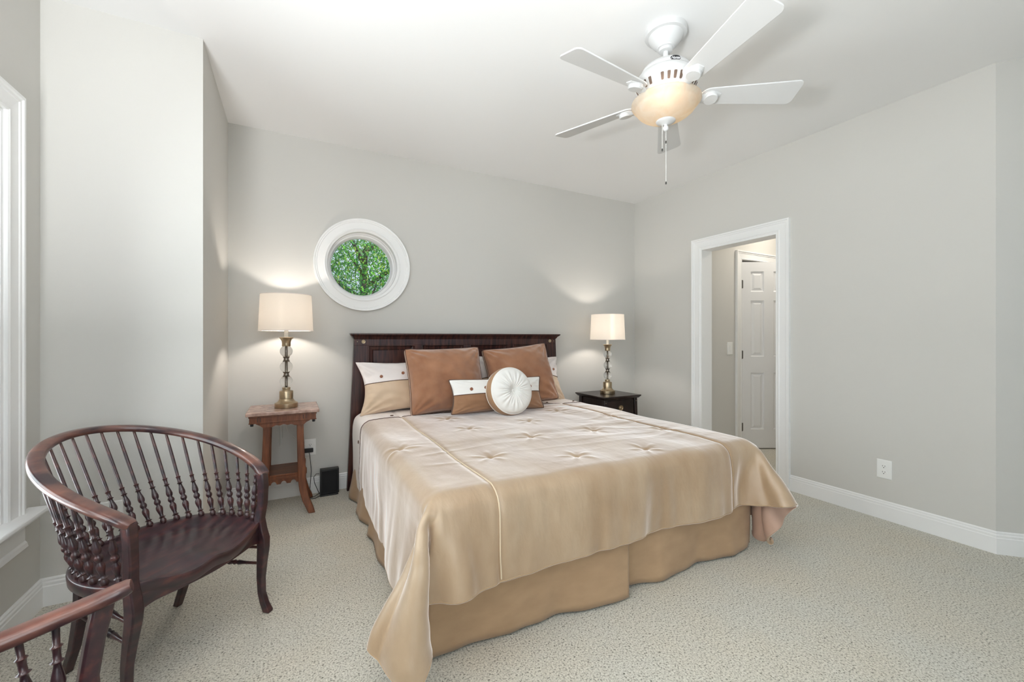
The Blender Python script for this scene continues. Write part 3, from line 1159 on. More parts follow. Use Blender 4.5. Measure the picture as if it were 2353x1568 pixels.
# ------------------------------------------------------------------ marble topped table
TX, TY = -0.052, 3.340
tb = thing('parlor_table', 'small red brown wooden table with pink marble top beside the bed', 'side table', (TX, TY, 0))
mb = MB()
mb.box(-0.216, 0.216, -0.187, 0.187, 0.6925, 0.715)
mb.build('marble_top', M['marble'], tb, bevel=0.005, seg=3)
mb = MB()
for s in (-1, 1):
    mb.box(-0.196, 0.196, s * 0.165 - (0.018 if s > 0 else 0), s * 0.165 + (0 if s > 0 else 0.018), 0.642, 0.6925)
    mb.box(s * 0.196 - (0.018 if s > 0 else 0), s * 0.196 + (0 if s > 0 else 0.018), -0.147, 0.147, 0.642, 0.6925)
ap = mb.build('apron', M['table'], tb, bevel=0.002)
for s in (-1, 1):
    for hw_, hd_, za_, zb2_ in ((0.200, 0.004, 0.680, 0.6925), (0.199, 0.003, 0.642, 0.649)):
        mb = MB()
        mb.box(-hw_, hw_, s * 0.165 - hd_, s * 0.165 + hd_, za_, zb2_)
        mb.build('apron_bead', M['table'], ap, bevel=0.0015)
for x in (-0.150, -0.134, 0.118, 0.134):
    mb = MB()
    mb.box(x - 0.0018, x + 0.0018, -0.1662, -0.1645, 0.652, 0.679)
    mb.build('groove', M['slot'], ap)
# scalloped lower apron
mb = MB()
poly = [(-0.160, 0.644)]
for i in range(0, 41):
    u = i / 40
    x = -0.160 + 0.32 * u
    a = abs(u - 0.5) * 2
    z = 0.612 + 0.010 * math.cos(PI * a * 1.0) * (1 if a < 0.62 else 0)
    if a > 0.62:
        z = 0.606 + 0.036 * ((a - 0.62) / 0.38) ** 1.5
    z += 0.003 * math.cos(a * 22)
    poly.append((x, z))
poly.append((0.160, 0.644))
for ya_ in (-0.160, 0.148):
    mb = MB()
    mb.prism(poly, ya_, ya_ + 0.012, axis='y')
    mb.build('carved_apron', M['table'], tb)
for sx in (-1, 1):
    for sy in (-1, 1):
        mb = MB()
        mb.lathe([(0.0, 0.624), (0.008, 0.625), (0.011, 0.630), (0.008, 0.635), (0.011, 0.637), (0.011, 0.643)], 20, T=Matrix.Translation((sx * 0.182, sy * 0.152, 0)))
        mb.build('drop_knob', M['black'], tb, smooth=True, angle=35)
for sx in (-1, 1):
    for sy in (-1, 1):
        mb = MB()
        rings = []
        for (x, y, z, w_, d_) in ((0.098, 0.118, 0.690, 0.021, 0.021), (0.100, 0.119, 0.55, 0.021, 0.021), (0.104, 0.121, 0.42, 0.022, 0.021), (0.107, 0.122, 0.34, 0.024, 0.022), (0.110, 0.123, 0.30, 0.026, 0.022),
                                 (0.110, 0.124, 0.23, 0.025, 0.022), (0.118, 0.128, 0.16, 0.024, 0.022), (0.135, 0.136, 0.09, 0.024, 0.022), (0.158, 0.146, 0.035, 0.023, 0.021), (0.170, 0.151, 0.0, 0.020, 0.020)):
            cx_, cy_ = sx * x, sy * y
            rings.append([(cx_ - w_, cy_ - d_, z), (cx_ + w_, cy_ - d_, z), (cx_ + w_, cy_ + d_, z), (cx_ - w_, cy_ + d_, z)])
        mb.loft(rings)
        lg = mb.build('leg', M['table'], tb, bevel=0.004)
        mb = MB()
        T = Matrix.Translation((sx * 0.132, sy * 0.122, 0.285)) @ Matrix.Rotation(sx * PI / 2, 4, 'Y')
        mb.lathe([(0.0, 0.008), (0.006, 0.008), (0.008, 0.004), (0.013, 0.004), (0.016, 0.008), (0.021, 0.007), (0.023, 0.0), (0.023, -0.006)], 24, T=T)
        mb.build('roundel', M['table'], lg, smooth=True, angle=35)
mb = MB()
mb.box(-0.108, 0.108, -0.122, 0.122, 0.262, 0.282)
mb.build('shelf', M['table_top_wood'], tb, bevel=0.002)
for s in (-1, 1):
    mb = MB()
    for z, d in ((0.250, 0.128), (0.258, 0.131), (0.266, 0.128), (0.274, 0.131)):
        mb.box(-0.088, 0.088, s * d - 0.004, s * d + 0.004, z, z + 0.0085)
    mb.build('shelf_moulding', M['table'], tb, bevel=0.001)
mb = MB()
poly = [(-0.088, 0.250)]
for i in range(61):
    x = -0.088 + 0.176 * i / 60
    ph = (x + 0.088) / 0.176 * 3.0
    c = (ph % 1.0) - 0.5
    z = 0.216 + (0.020 * math.sqrt(max(0, 1 - (c / 0.27) ** 2)) if abs(c) < 0.27 else 0)
    poly.append((x, z))
poly.append((0.088, 0.250))
for ya_ in (-0.126, 0.112):
    mb = MB()
    mb.prism(poly, ya_, ya_ + 0.014, axis='y')
    mb.build('scalloped_rail', M['table'], tb)

# lamp cord with its bundled loops, hanging behind the table
mb = MB()
mb.tube([(-0.085, 3.545, 0.69), (-0.084, 3.548, 0.55), (-0.080, 3.550, 0.40)], 0.002, 7)
mb.tube([(-0.062, 3.545, 0.69), (-0.064, 3.548, 0.58), (-0.066, 3.550, 0.45)], 0.002, 7)
pts = [(-0.035 + 0.016 * math.cos(a * 2.0) + 0.003 * a, 3.548, 0.595 + 0.010 * math.sin(a * 2.0)) for a in np.linspace(0, 9, 50)]
mb.tube(pts, 0.002, 7)
mb.tube([(-0.040, 3.548, 0.60), (-0.044, 3.548, 0.55), (-0.030, 3.549, 0.50), (0.004, 3.552, 0.455), (0.060, 3.558, 0.40), (0.085, 3.562, 0.376)], 0.0026, 7)
tag(mb.build('lamp_cord', M['cord'], smooth=True), 'pale lamp cord looped behind the marble topped table', 'cord')
mb = MB()
mb.box(0.078, 0.142, YB - 0.036, YB - 0.0095, 0.324, 0.354)
tag(mb.build('power_adapter', M['black'], bevel=0.004), 'black power adapter plugged into the outlet behind the table', 'power adapter')

# ------------------------------------------------------------------ small black speaker on the carpet
sp = thing('speaker', 'small black speaker standing on the carpet by the baseboard', 'speaker', (0.252, 3.488, 0))
mb = MB()
mb.box(-0.066, 0.066, -0.022, 0.030, 0.012, 0.200)
bod = mb.build('cabinet', M['black'], sp, bevel=0.003)
mb = MB()
mb.box(-0.054, 0.054, -0.026, -0.0215, 0.024, 0.188)
mb.build('grille', M['black_cloth'], sp, bevel=0.002)
mb = MB()
mb.box(-0.068, 0.060, -0.034, 0.030, 0.0, 0.012)
mb.build('foot', M['black'], sp, bevel=0.003)
mb = MB()
mb.tube([(0.180, 3.50, 0.165), (0.160, 3.49, 0.170), (0.142, 3.47, 0.155), (0.146, 3.46, 0.115), (0.166, 3.46, 0.060), (0.180, 3.48, 0.020)], 0.0023, 7)
mb.tube([(0.184, 3.47, 0.03), (0.150, 3.46, 0.012), (0.120, 3.47, 0.006), (0.118, 3.53, 0.05), (0.128, 3.548, 0.18), (0.118, 3.552, 0.30), (0.112, 3.545, 0.326)], 0.0023, 7)
mb.tube([(0.184, 3.45, 0.012), (0.150, 3.435, 0.006), (0.125, 3.44, 0.006), (0.112, 3.47, 0.006)], 0.0023, 7)
tag(mb.build('speaker_cable', M['black'], smooth=True), 'thin black cables running from the small speaker to the outlet', 'cable')

# ------------------------------------------------------------------ nightstand
ns = thing('nightstand', 'espresso brown nightstand with flared legs between the bed and the corner', 'nightstand', (2.795, 3.250, 0))
NT = 0.645
mb = MB()
rings = []
for d, z in ((0.018, NT - 0.030), (0.004, NT - 0.014), (0.0, NT - 0.010), (0.0, NT), ):
    rings.append([(-0.235 + d, -0.222 + d, z), (0.235 - d, -0.222 + d, z), (0.235 - d, 0.222 - d, z), (-0.235 + d, 0.222 - d, z)])
mb.loft(rings)
mb.build('top', M['night'], ns, bevel=0.0015)
mb = MB()
mb.box(-0.190, 0.190, -0.178, 0.190, 0.16, NT - 0.030)
mb.build('body', M['night'], ns, bevel=0.002)
for (za, zb) in ((0.455, 0.600), (0.300, 0.440), (0.175, 0.285)):
    mb = MB()
    mb.box(-0.165, 0.165, -0.190, -0.176, za, zb)
    dr = mb.build('drawer', M['night'], ns, bevel=0.002)
    mb = MB()
    T = Matrix.Translation((0, -0.192, (za + zb) / 2)) @ Matrix.Rotation(PI / 2, 4, 'X')
    mb.lathe([(0.0, 0.004), (0.010, 0.004), (0.013, 0.001), (0.018, 0.001), (0.021, 0.005), (0.025, 0.005), (0.027, 0.001), (0.028, -0.002)], 32, T=T)
    mb.build('ring_pull', M['brass'], dr, smooth=True, angle=40)
for sx in (-1, 1):
    for sy in (-1, 1):
        mb = MB()
        rings = []
        for z, o_ in ((NT - 0.030, 0.0), (0.45, 0.004), (0.25, 0.012), (0.0, 0.026)):
            x0, x1 = sx * (0.170 + o_), sx * (0.206 + o_)
            y0_, y1_ = sy * (0.160 + o_ * 0.5), sy * (0.196 + o_ * 0.5)
            rings.append([(x0, y0_, z), (x1, y0_, z), (x1, y1_, z), (x0, y1_, z)])
        mb.loft(rings)
        lg = mb.build('leg', M['night'], ns, bevel=0.003)
        mb = MB()
        mb.lathe([(0.0, 0.002), (0.0025, 0.0015), (0.004, 0.0)], 12, T=Matrix.Translation((sx * 0.189, sy * 0.1985, 0.585)) @ Matrix.Rotation(sy * -PI / 2, 4, 'X'))
        mb.build('peg', M['brass'], lg)

# ------------------------------------------------------------------ bed
BXC = 1.383
bed = thing('bed', 'king size bed with dark panelled headboard and tan pleated skirt', 'bed', (BXC, 2.5, 0))
OX, OY = BXC, 2.5


def L(x, y, z):
    return (x - OX, y - OY, z)


# headboard : posts flare towards the floor
FY, KY = 3.490, 3.545
hb = MB()
hx = [0.433, 0.535, 0.914, 0.970, 1.353, 1.410, 1.793, 1.850, 2.228, 2.331]
ztop, zr, zb_ = 1.200, 1.143, 0.30
def fl(x, z):
    k = (ztop - z) / ztop * 0.055
    return x + (-k if x < BXC - 0.9 else (k if x > BXC + 0.9 else 0))
# stiles and rails on the front face, panels recessed
def quad_block(x0, x1, z0, z1, y0, y1):
    v = []
    for y in (y0, y1):
        v += [L(fl(x0, z0), y, z0), L(fl(x1, z0), y, z0), L(fl(x1, z1), y, z1), L(fl(x0, z1), y, z1)]
    hb.add(v, [(0, 1, 2, 3), (7, 6, 5, 4), (0, 4, 5, 1), (1, 5, 6, 2), (2, 6, 7, 3), (3, 7, 4, 0)])
for a, b in ((0, 1), (2, 3), (4, 5), (6, 7), (8, 9)):
    z0 = 0.0 if a in (0, 8) else zb_
    quad_block(hx[a], hx[b], z0, zr, FY, KY)
quad_block(hx[0], hx[9], zr, ztop, FY, KY)
quad_block(hx[1], hx[8], zb_ - 0.1, zb_, FY, KY)
quad_block(hx[0] + 0.09, hx[9] - 0.09, zb_, zr, FY + 0.020, KY - 0.005)
head = hb.build('headboard', M['headboard'], bed, bevel=0.002)
for a, b in ((1, 2), (3, 4), (5, 6), (7, 8)):
    mb = MB()
    rings = []
    for d, y in ((0.0, FY + 0.020), (0.0, FY - 0.002), (0.006, FY - 0.004), (0.012, FY + 0.012), (0.036, FY + 0.018), (0.042, FY + 0.006), (0.046, FY + 0.006)):
        rings.append([L(hx[a] + d, y, zb_ + d), L(hx[b] - d, y, zb_ + d), L(hx[b] - d, y, zr - d), L(hx[a] + d, y, zr - d)])
    mb.loft(rings, cap=False)
    mb.add(rings[-1], [(0, 1, 2, 3)])
    mb.build('panel', M['headboard'], head)
mb = MB()
prof = [(FY - 0.000, 1.190), (FY - 0.006, 1.196), (FY - 0.016, 1.212), (FY - 0.032, 1.224), (FY - 0.036, 1.228), (FY - 0.036, 1.238), (KY + 0.008, 1.238), (KY + 0.008, 1.190)]
rings = []
for (x, e) in ((0.433, -1), (2.331, 1)):
    rings.append([L(x + e * max(0.0, (FY - y)) * 0.95 if y < FY + 0.001 else x + e * 0.034, y, z) for y, z in prof])
rings[0][-2] = L(0.399, KY + 0.008, 1.238)
rings[1][-2] = L(2.365, KY + 0.008, 1.238)
rings[0][-1] = L(0.433, KY + 0.008, 1.190)
rings[1][-1] = L(2.331, KY + 0.008, 1.190)
mb.loft(rings)
mb.build('crown_moulding', M['headboard'], head, bevel=0.001)
for x in (0.500, 2.262):
    mb = MB()
    T = Matrix.Translation(L(x, FY, 1.172)) @ Matrix.Rotation(PI / 2, 4, 'X')
    mb.lathe([(0.0, 0.003), (0.004, 0.004), (0.008, 0.002), (0.011, 0.004), (0.0145, 0.0045), (0.016, 0.001), (0.016, -0.002)], 32, T=T)
    mb.build('brass_rosette', M['brass'], head, smooth=True, angle=40)
for x in (0.455, 2.308):
    mb = MB()
    T = Matrix.Translation(L(x, FY, 1.172)) @ Matrix.Rotation(PI / 2, 4, 'X')
    mb.lathe([(0.0, 0.003), (0.003, 0.002), (0.004, -0.001)], 14, T=T)
    mb.build('peg', M['brass'], head)
mb = MB()
mb.box(0.460 - OX, 2.340 - OX, 1.500 - OY, 3.470 - OY, 0.345, 0.585)
mb.build('mattress', M['mattress'], bed, bevel=0.045, seg=5)
mb = MB()
mb.box(0.49 - OX, 2.31 - OX, 1.545 - OY, 3.465 - OY, 0.16, 0.342)
mb.build('box_spring', M['mattress'], bed, bevel=0.01)


def skirt_panel(name, pts_bot, top, n=80, z0=0.012, z1=0.345, amp=0.006, seed=1):
    """cloth panel between a straight top line and a wavy bottom line"""
    mb = MB()
    rows = 14
    v = []
    P = [Vector((p[0], p[1])) for p in pts_bot]
    # arc-length resample
    seg = [0]
    for i in range(1, len(P)):
        seg.append(seg[-1] + (P[i] - P[i - 1]).length)
    def at(s):
        s *= seg[-1]
        for i in range(1, len(P)):
            if s <= seg[i] + 1e-9:
                t = (s - seg[i - 1]) / max(seg[i] - seg[i - 1], 1e-9)
                return P[i - 1].lerp(P[i], t)
        return P[-1]
    A, B = Vector(top[0]), Vector(top[1])
    raw = [at(i / (n - 1)) for i in range(n)]
    for _ in range(3):
        raw = [raw[0]] + [(raw[i - 1] + raw[i] * 2 + raw[i + 1]) / 4 for i in range(1, n - 1)] + [raw[-1]]
    for j in range(rows):
        t = j / (rows - 1)
        for i in range(n):
            u = i / (n - 1)
            a = A.lerp(B, u)
            b = raw[i]
            p = a.lerp(b, (1 - t) ** 1.0)
            nz = noise.noise(Vector((u * 9 + seed, t * 1.5, seed)))
            dirv = (B - A).normalized()
            nn = Vector((dirv.y, -dirv.x))
            p = p + nn * amp * nz * (1 - t)
            v.append(L(p.x, p.y, z0 + (z1 - z0) * t + 0.002 * math.sin(u * 30 + seed) * (1 - t)))
    f = [(j * n + i, j * n + i + 1, (j + 1) * n + i + 1, (j + 1) * n + i) for j in range(rows - 1) for i in range(n - 1)]
    mb.add(v, f)
    o = mb.build(name, M['skirt'], bed, smooth=True, angle=180)
    s = o.modifiers.new('solid', 'SOLIDIFY')
    s.thickness = 0.003
    return o


skirt_panel('bed_skirt', [(0.44, 1.505), (0.60, 1.512), (0.80, 1.490), (1.00, 1.500), (1.15, 1.462), (1.30, 1.440), (1.372, 1.445)], ((0.445, 1.50), (1.400, 1.48)), seed=1)
skirt_panel('bed_skirt', [(1.345, 1.530), (1.42, 1.515), (1.60, 1.465), (1.75, 1.475), (1.90, 1.500), (2.05, 1.470), (2.13, 1.448), (2.20, 1.462), (2.285, 1.470), (2.345, 1.500)], ((1.36, 1.494), (2.345, 1.488)), seed=4)
skirt_panel('bed_skirt', [(0.385, 3.44), (0.36, 3.30), (0.42, 3.20), (0.375, 3.00), (0.405, 2.93), (0.385, 2.90), (0.43, 2.75), (0.385, 2.62), (0.42, 2.56), (0.40, 2.3), (0.44, 2.1), (0.41, 1.8), (0.43, 1.505)], ((0.450, 3.45), (0.445, 1.50)), seed=7, amp=0.015)
skirt_panel('bed_skirt', [(2.350, 1.50), (2.38, 1.8), (2.35, 2.2), (2.38, 2.7), (2.36, 3.1), (2.37, 3.44)], ((2.350, 1.49), (2.350, 3.45)), seed=9, amp=0.012)

# ------------------------------------------------------------------ comforter : cloth draped over the bed (rest shape stored as a grid of points)
GNY, GNX = 44, 56
CLOTH = [
    328, 33, 38, 24, -12, -40, -34, 18, 49, 37, 42, 54, 47, 48, 52, 52, 53, 52, 53, 53, 53, 52, 53, 53, 53, 52, 53, 53, 53, 52, 53, 53, 53, 52, 53, 53, 53, 52, 53, 53, 53, 53, 52, 53, 48, 33, 22, 29, 47, 24, -20, -35, -33, -26, -1, 47,
    -42, -1, -5, 14, 37, 22, -2, -23, 0, 2, -4, 0, 1, 0, 0, 1, 0, 0, 0, 0, 0, 0, 0, 0, 0, 0, 0, 0, 0, 0, 0, 0, 0, 0, 0, 0, 0, 0, 0, 0, 0, -1, 1, 0, 2, 2, 0, 6, -3, -24, -11, 1, 10, 21, 14, -15,
    -38, -2, 0, -2, 13, 41, 15, -16, -15, 6, -2, -2, 0, 2, 0, 0, 0, 0, 0, 0, 0, 0, 0, 0, 0, 0, 0, 0, 0, 0, 0, 0, -1, 1, 0, 0, -1, 1, 0, 0, -1, 1, 0, 0, 1, 3, 1, 7, -17, -20, -3, 11, 22, 20, 8, -8,
    -29, -4, -2, -2, -2, 16, 40, 4, -25, 5, -1, -2, 0, 1, 1, 0, 0, 0, 0, 0, 0, 0, 0, 0, -1, 1, 0, 0, -1, 1, 0, 0, 0, 0, 0, 0, 0, 0, 0, 0, 0, 0, 0, -1, 2, 3, 3, 3, -28, -11, 13, 28, 21, 9, 4, 1,
    -7, -7, -7, -6, -4, -5, 18, 36, -15, -6, 1, -1, 2, 1, 0, 0, 0, 0, 0, 0, -1, 1, 0, 0, 0, 0, 0, 0, 0, 0, 0, 0, 0, 0, 0, 0, 0, 0, 0, 0, 0, 0, 0, 0, 0, 3, 7, -12, -24, 15, 34, 18, 5, 0, 0, -1,
    20, -7, -7, -9, -9, -8, -9, 11, 33, -22, 3, 2, 2, 0, 0, 0, -1, 1, 0, 0, 0, 0, 0, 0, 0, 0, 0, 0, 0, 0, 0, 0, 0, 0, 0, 0, 0, 0, 0, 0, 0, 0, -1, 1, -1, 4, 8, -31, 17, 36, 12, 1, 0, 0, 0, -1,
    41, -4, -5, -5, -6, -8, -10, -11, -7, 11, 2, 1, 0, 1, 0, -1, 1, 0, 0, -1, 1, 0, 0, 0, 0, 0, 0, 0, 0, 0, 0, 0, 0, 0, 0, 0, 0, 0, 0, 0, 0, 0, 1, -1, 0, 2, 5, 3, 32, 5, -1, -2, -5, -5, -8, -8,
    44, 0, -2, -1, 0, -1, -3, -6, -11, -24, 2, 1, 1, 0, -1, 1, 0, 0, 0, 0, 0, 0, 0, 0, 0, 0, 0, 0, 0, 0, 0, 0, 0, 0, 0, 0, 1, -1, 0, 0, 1, -1, 0, 1, 1, 4, -2, 22, -3, -9, -11, -9, -8, -7, -6, -4,
    35, 0, 1, -2, -6, -7, -7, -7, -7, 2, -2, -1, 0, 0, 1, 0, 0, 0, 0, 0, 0, 0, 0, -1, 1, 0, 0, 0, 0, 0, 0, 0, 0, 0, 0, 0, 0, 0, 0, 0, 0, 1, 0, 0, 0, -2, 2, -10, -16, -8, -3, -3, -2, -1, -1, -1,
    19, -3, -6, -4, -4, -3, -1, 0, 2, 1, -1, 1, -1, 0, 0, 0, 0, 0, 0, 0, 0, 0, 0, 0, 0, 0, 0, 0, 0, 0, 0, 0, 0, 0, 0, 0, 0, 0, 0, 0, 0, 0, 0, -1, 0, 1, -2, 1, -6, -9, -7, -5, -3, -4, -1, -1,
    4, -3, -1, -2, 0, 1, 0, 0, 1, 0, 1, -1, 1, -1, 0, 0, 0, 0, -1, 1, 0, 0, 0, 0, 0, 0, 0, 0, 0, 0, 0, 0, 0, 0, 0, 0, 0, 0, 0, 0, 0, 0, -1, 1, 0, -1, 1, -1, 1, 1, -4, -5, -5, -3, -4, -3,
    2, -1, 0, 1, 0, 0, 0, 0, -1, -1, 0, 0, 0, 1, -1, 0, 0, 0, 1, -1, 0, 0, 0, 0, 0, 0, 0, 0, 0, 0, 0, 0, 0, 0, 0, 0, 0, 0, 0, 0, 0, 0, 0, 0, 0, 0, 0, 0, 3, -1, 0, -1, -3, -3, -3, -2,
    3, 0, 1, -1, 0, -1, 0, -1, -1, 0, 0, 0, 0, 0, 0, 0, 0, 0, 0, 0, 0, 0, 0, 0, 0, 0, 0, 0, 0, 0, 0, 0, 0, 0, 0, 0, 0, 0, 0, 0, 0, -1, 1, 0, 0, 0, 0, 0, -2, 1, 1, 0, 1, -1, -2, -2,
    3, 1, -1, 0, -1, -1, -1, -1, 1, 1, -1, 0, 0, 0, 1, -1, 0, 0, 0, 0, 0, 0, 0, 0, 0, 0, 0, 0, 0, 0, 0, 0, 0, 0, 0, 0, 0, 0, 0, 0, 0, 0, 0, 0, 0, 0, 0, 0, -1, 0, 0, 1, 0, 0, 0, -1,
    0, -1, 0, 0, 0, 0, 0, 0, 0, 1, 0, 0, 0, 0, 0, 0, 0, 0, 0, 0, 0, 0, 0, 0, 0, 0, 0, 0, 0, 0, 0, 0, 0, 0, 0, 0, -1, 1, 0, 0, 0, 0, 0, 0, 0, 0, 0, 0, 1, 0, 0, 0, -1, 0, 0, -1,
    -1, 1, -1, 0, 0, 0, 0, 1, 0, 0, 0, 0, 0, 0, 0, 0, 0, 0, 0, 0, 0, 0, 0, 1, -1, 0, 0, 0, 0, 0, 0, 0, 0, 0, 0, 0, 0, 0, 0, 0, -1, 1, 0, 0, 0, 0, 0, 0, 0, 0, 0, 0, 0, 0, 0, 0,
    4, 0, 0, 0, -1, -1, -1, -1, 0, 0, 0, 0, 0, 0, 0, 0, 0, 0, 0, 0, 0, 0, 0, 0, 0, 0, 0, 0, 0, 0, 0, 0, 0, 0, 0, 0, 0, 0, 0, 0, 0, 0, 0, 0, -1, 1, 0, 0, 0, 0, 0, -1, 1, 0, 0, 0,
    10, 0, 0, -2, -2, -1, -2, -1, -2, 0, 0, 1, -1, 0, 0, 1, -1, 0, 0, 1, -1, 0, 0, 0, 0, 0, 0, 0, 0, 0, 0, 0, 0, 0, 0, 0, 0, 0, 0, 0, 0, 0, 0, 0, 0, 0, 0, 0, 0, 0, 0, 0, 0, 0, 0, 0,
    12, -1, -1, -1, -2, -2, -2, -2, 0, -1, 0, 0, 0, 0, 0, 0, 0, 0, 0, 0, 0, 0, 0, 0, 0, 0, 0, 0, 0, 0, 0, 0, 0, 0, 0, 0, 0, 0, 0, 0, 0, 0, 0, 0, 0, 0, 0, 0, 0, 0, 0, 0, 0, 0, 0, 1,
    9, -1, -2, -1, 0, -2, -1, -1, -1, 0, 1, -1, 0, 0, 0, 0, 0, 0, 0, 0, 0, 0, 0, 0, 0, 0, 0, 0, 0, 0, 0, 0, 0, 0, 0, 0, 0, 0, 0, -1, 1, 0, 0, -1, 1, 0, 0, 0, 0, 0, 0, 1, 0, 0, 0, 0,
    3, 0, 0, -1, -1, 0, 0, -1, 0, 0, 0, 0, 1, -1, 0, 0, 1, -1, 0, 0, 1, -1, 0, 0, 0, 0, 0, 0, 0, 0, 0, 0, 0, 0, 0, -1, 1, 0, 0, 0, 0, 0, 0, 0, 0, 0, 0, 0, 0, 0, 0, 0, 0, 1, 0, -1,
    -1, 0, 0, 0, 0, 0, 0, 1, 0, 0, 0, 0, 0, 0, 0, 0, 0, 0, 0, 0, 0, 0, 0, 0, 0, 0, 0, 0, 0, 0, 0, 0, 0, 0, 0, 0, 0, 0, 0, 0, 0, 0, 0, 0, 0, 0, -1, 1, 0, 0, 0, 0, 0, 0, 0, 0,
    -3, 0, 0, 1, 0, 1, 0, 1, 0, 0, 0, 0, 0, 0, 0, 0, 0, 0, 0, 0, 0, 0, 0, 0, 0, 0, 0, 0, 0, 0, 0, 0, 0, 0, 0, 0, 0, 0, 0, 0, 0, 0, -1, 1, 0, 0, 0, 0, 0, 0, 0, 0, 0, -1, 0, 0,
    0, 0, 0, 0, 0, 0, 0, 0, 0, 0, 0, 0, 0, 1, -1, 0, 0, 0, 0, 0, 0, 0, 0, 0, 0, 0, 0, 0, 0, 0, 0, 0, 0, 0, 0, 0, 0, 0, 0, 0, 0, 0, 0, 0, 0, 0, 0, 0, 0, 0, 0, 0, -1, 0, 0, 0,
    2, 0, 0, 0, 0, -1, 0, -1, 0, 0, 0, 0, 0, 0, 0, 0, 0, 0, 0, 0, 0, 0, 0, 0, 0, 0, 0, 0, 0, 0, 0, 0, 0, 0, 0, 0, 0, 0, 0, 0, 0, 0, 0, 0, 0, 0, 0, 0, 0, 0, -1, 0, 1, 0, 0, -1,
    3, 0, -1, -1, 0, 0, -1, 0, 0, 0, 0, 0, 0, 0, 0, 0, 0, 0, 0, 0, 0, 0, 0, 0, 0, 0, 0, 0, 0, 0, 0, 0, 0, 0, 0, 0, 0, 0, 0, 0, 0, 0, 0, 0, 0, 0, 0, 0, 0, 0, 0, 0, 0, 0, 0, 0,
    0, 0, 1, -1, 0, 0, 1, -1, 0, 0, 0, 0, 0, 0, 0, 0, 0, 0, 0, 0, 0, 0, 0, 0, 0, 0, 0, 0, 0, 0, 0, 0, 0, 0, 0, 0, 0, 0, 0, 0, 0, 0, 0, 0, 0, 0, 0, 0, 0, 0, 1, -1, 0, 0, 0, 0,
    -1, 0, 0, 1, 0, 0, -1, 1, 0, 0, 0, 0, 0, 0, 0, 0, 0, 0, 0, 0, 0, 0, 0, 0, 0, 0, 0, 0, 0, 0, 0, 0, 0, 0, 0, 0, 0, 0, 0, 0, 0, 0, 0, 0, 0, 0, 0, 0, 0, 0, 0, 1, 0, -1, 0, 1,
    -1, 0, 0, 0, 0, 0, 1, 0, 0, 0, 0, 0, 0, 0, 0, 0, 0, 0, 0, 0, 0, 0, 0, 0, 0, 0, 0, 0, 0, 0, 0, 0, 0, 0, 0, 0, 0, 0, 0, 0, 0, 0, 0, 0, 0, 0, 0, 0, 0, 0, 0, 0, 0, 1, 0, -1,
    -1, 1, 0, 0, 0, 0, 0, 0, 0, 0, 0, 0, 0, 0, 0, 0, 0, 0, 0, 0, 0, 0, 0, 0, 0, 0, 0, 0, 0, 0, 0, 0, 0, 0, 0, 0, 0, 0, 0, 0, 0, 0, 0, 0, 0, 0, 0, 0, 0, 0, 0, 0, 0, 0, 0, 1,
    1, -1, 0, 0, 0, 0, 0, 0, 0, 0, 0, 0, 0, 0, 0, 0, 0, 0, 0, 0, 0, 0, 0, 0, 0, 0, 0, 0, 0, 0, 0, 0, 0, 0, 0, 0, 0, 0, 0, 0, 0, 0, 0, 0, 0, 0, 0, 0, 0, 0, 0, 0, 0, 1, -1, 0,
    1, 0, 0, 0, 0, 0, 0, -1, 0, 0, 0, 0, 0, 0, 0, 0, 0, 0, 0, 0, 0, 0, 0, 0, 0, 0, 0, 0, 0, 0, 0, 0, 0, 0, 0, 0, 0, 0, 0, 0, 0, 0, 0, 0, 0, 0, 0, 0, 0, 0, 0, 0, 0, -1, 1, 0,
    1, 0, -1, 0, 0, 0, 0, 1, -1, 0, 0, 0, 0, 0, 0, 0, 0, 0, 0, 0, 0, 0, 0, 0, 0, 0, 0, 0, 0, 0, 0, 0, 0, 0, 0, 0, 0, 0, 0, 0, 0, 0, 0, 0, 0, 0, 0, 0, 0, 0, 0, 0, 0, 0, 0, -1,
    0, -1, 1, 0, 0, 0, 0, 0, 0, 0, 0, 0, 0, 0, 0, 0, 0, 0, 0, 0, 0, 0, 0, 0, 0, 0, 0, 0, 0, 0, 0, 0, 0, 0, 0, 0, 0, 0, 0, 0, 0, 0, 0, 0, 0, -1, 1, 0, 0, 0, 0, 0, 0, 0, 0, 0,
    -1, 1, 0, 0, 0, 0, 0, 0, 0, 0, 0, 0, 0, 0, 0, 0, 0, 0, 0, 0, 0, 0, 0, 0, 0, 0, 0, 0, 0, 0, 0, 0, 0, 0, 0, 0, 0, 0, 0, 0, 0, 0, 0, 0, 0, 0, 0, 0, 0, 0, 0, 0, 0, 0, -1, 1,
    0, -1, 0, 0, 0, 0, 0, 0, 1, 0, 0, 0, 0, 0, 0, 0, 0, 0, 0, 0, 0, 0, 0, 0, 0, 0, 0, 0, 0, 0, 0, 0, 0, 0, 0, 0, 0, 0, 0, 0, 0, 0, 0, 0, 0, 0, 0, 0, 0, 0, 0, 0, 0, -1, 1, 0,
    -1, 1, 0, 0, 0, 0, 0, 1, -1, 0, 0, 0, 0, 0, 0, 0, 0, 0, 0, 0, 0, 0, 0, 0, 0, 0, 0, 0, 0, 0, 0, 0, 0, 0, 0, 0, 0, 0, 0, 0, 0, 0, 0, 0, 0, 0, 0, 0, 0, 0, 0, 0, 0, 0, 0, 0,
    0, 0, 0, 0, 0, 0, 0, 0, 0, 0, 0, 0, 0, 0, 0, 0, 0, 0, 0, 0, 0, 0, 0, 0, 0, 0, 0, 0, 0, 0, 0, 0, 0, 0, 0, 0, 0, 0, 0, 0, 0, 0, 0, 0, 0, 0, 0, 0, 0, 0, 0, 0, 0, 1, -1, 0,
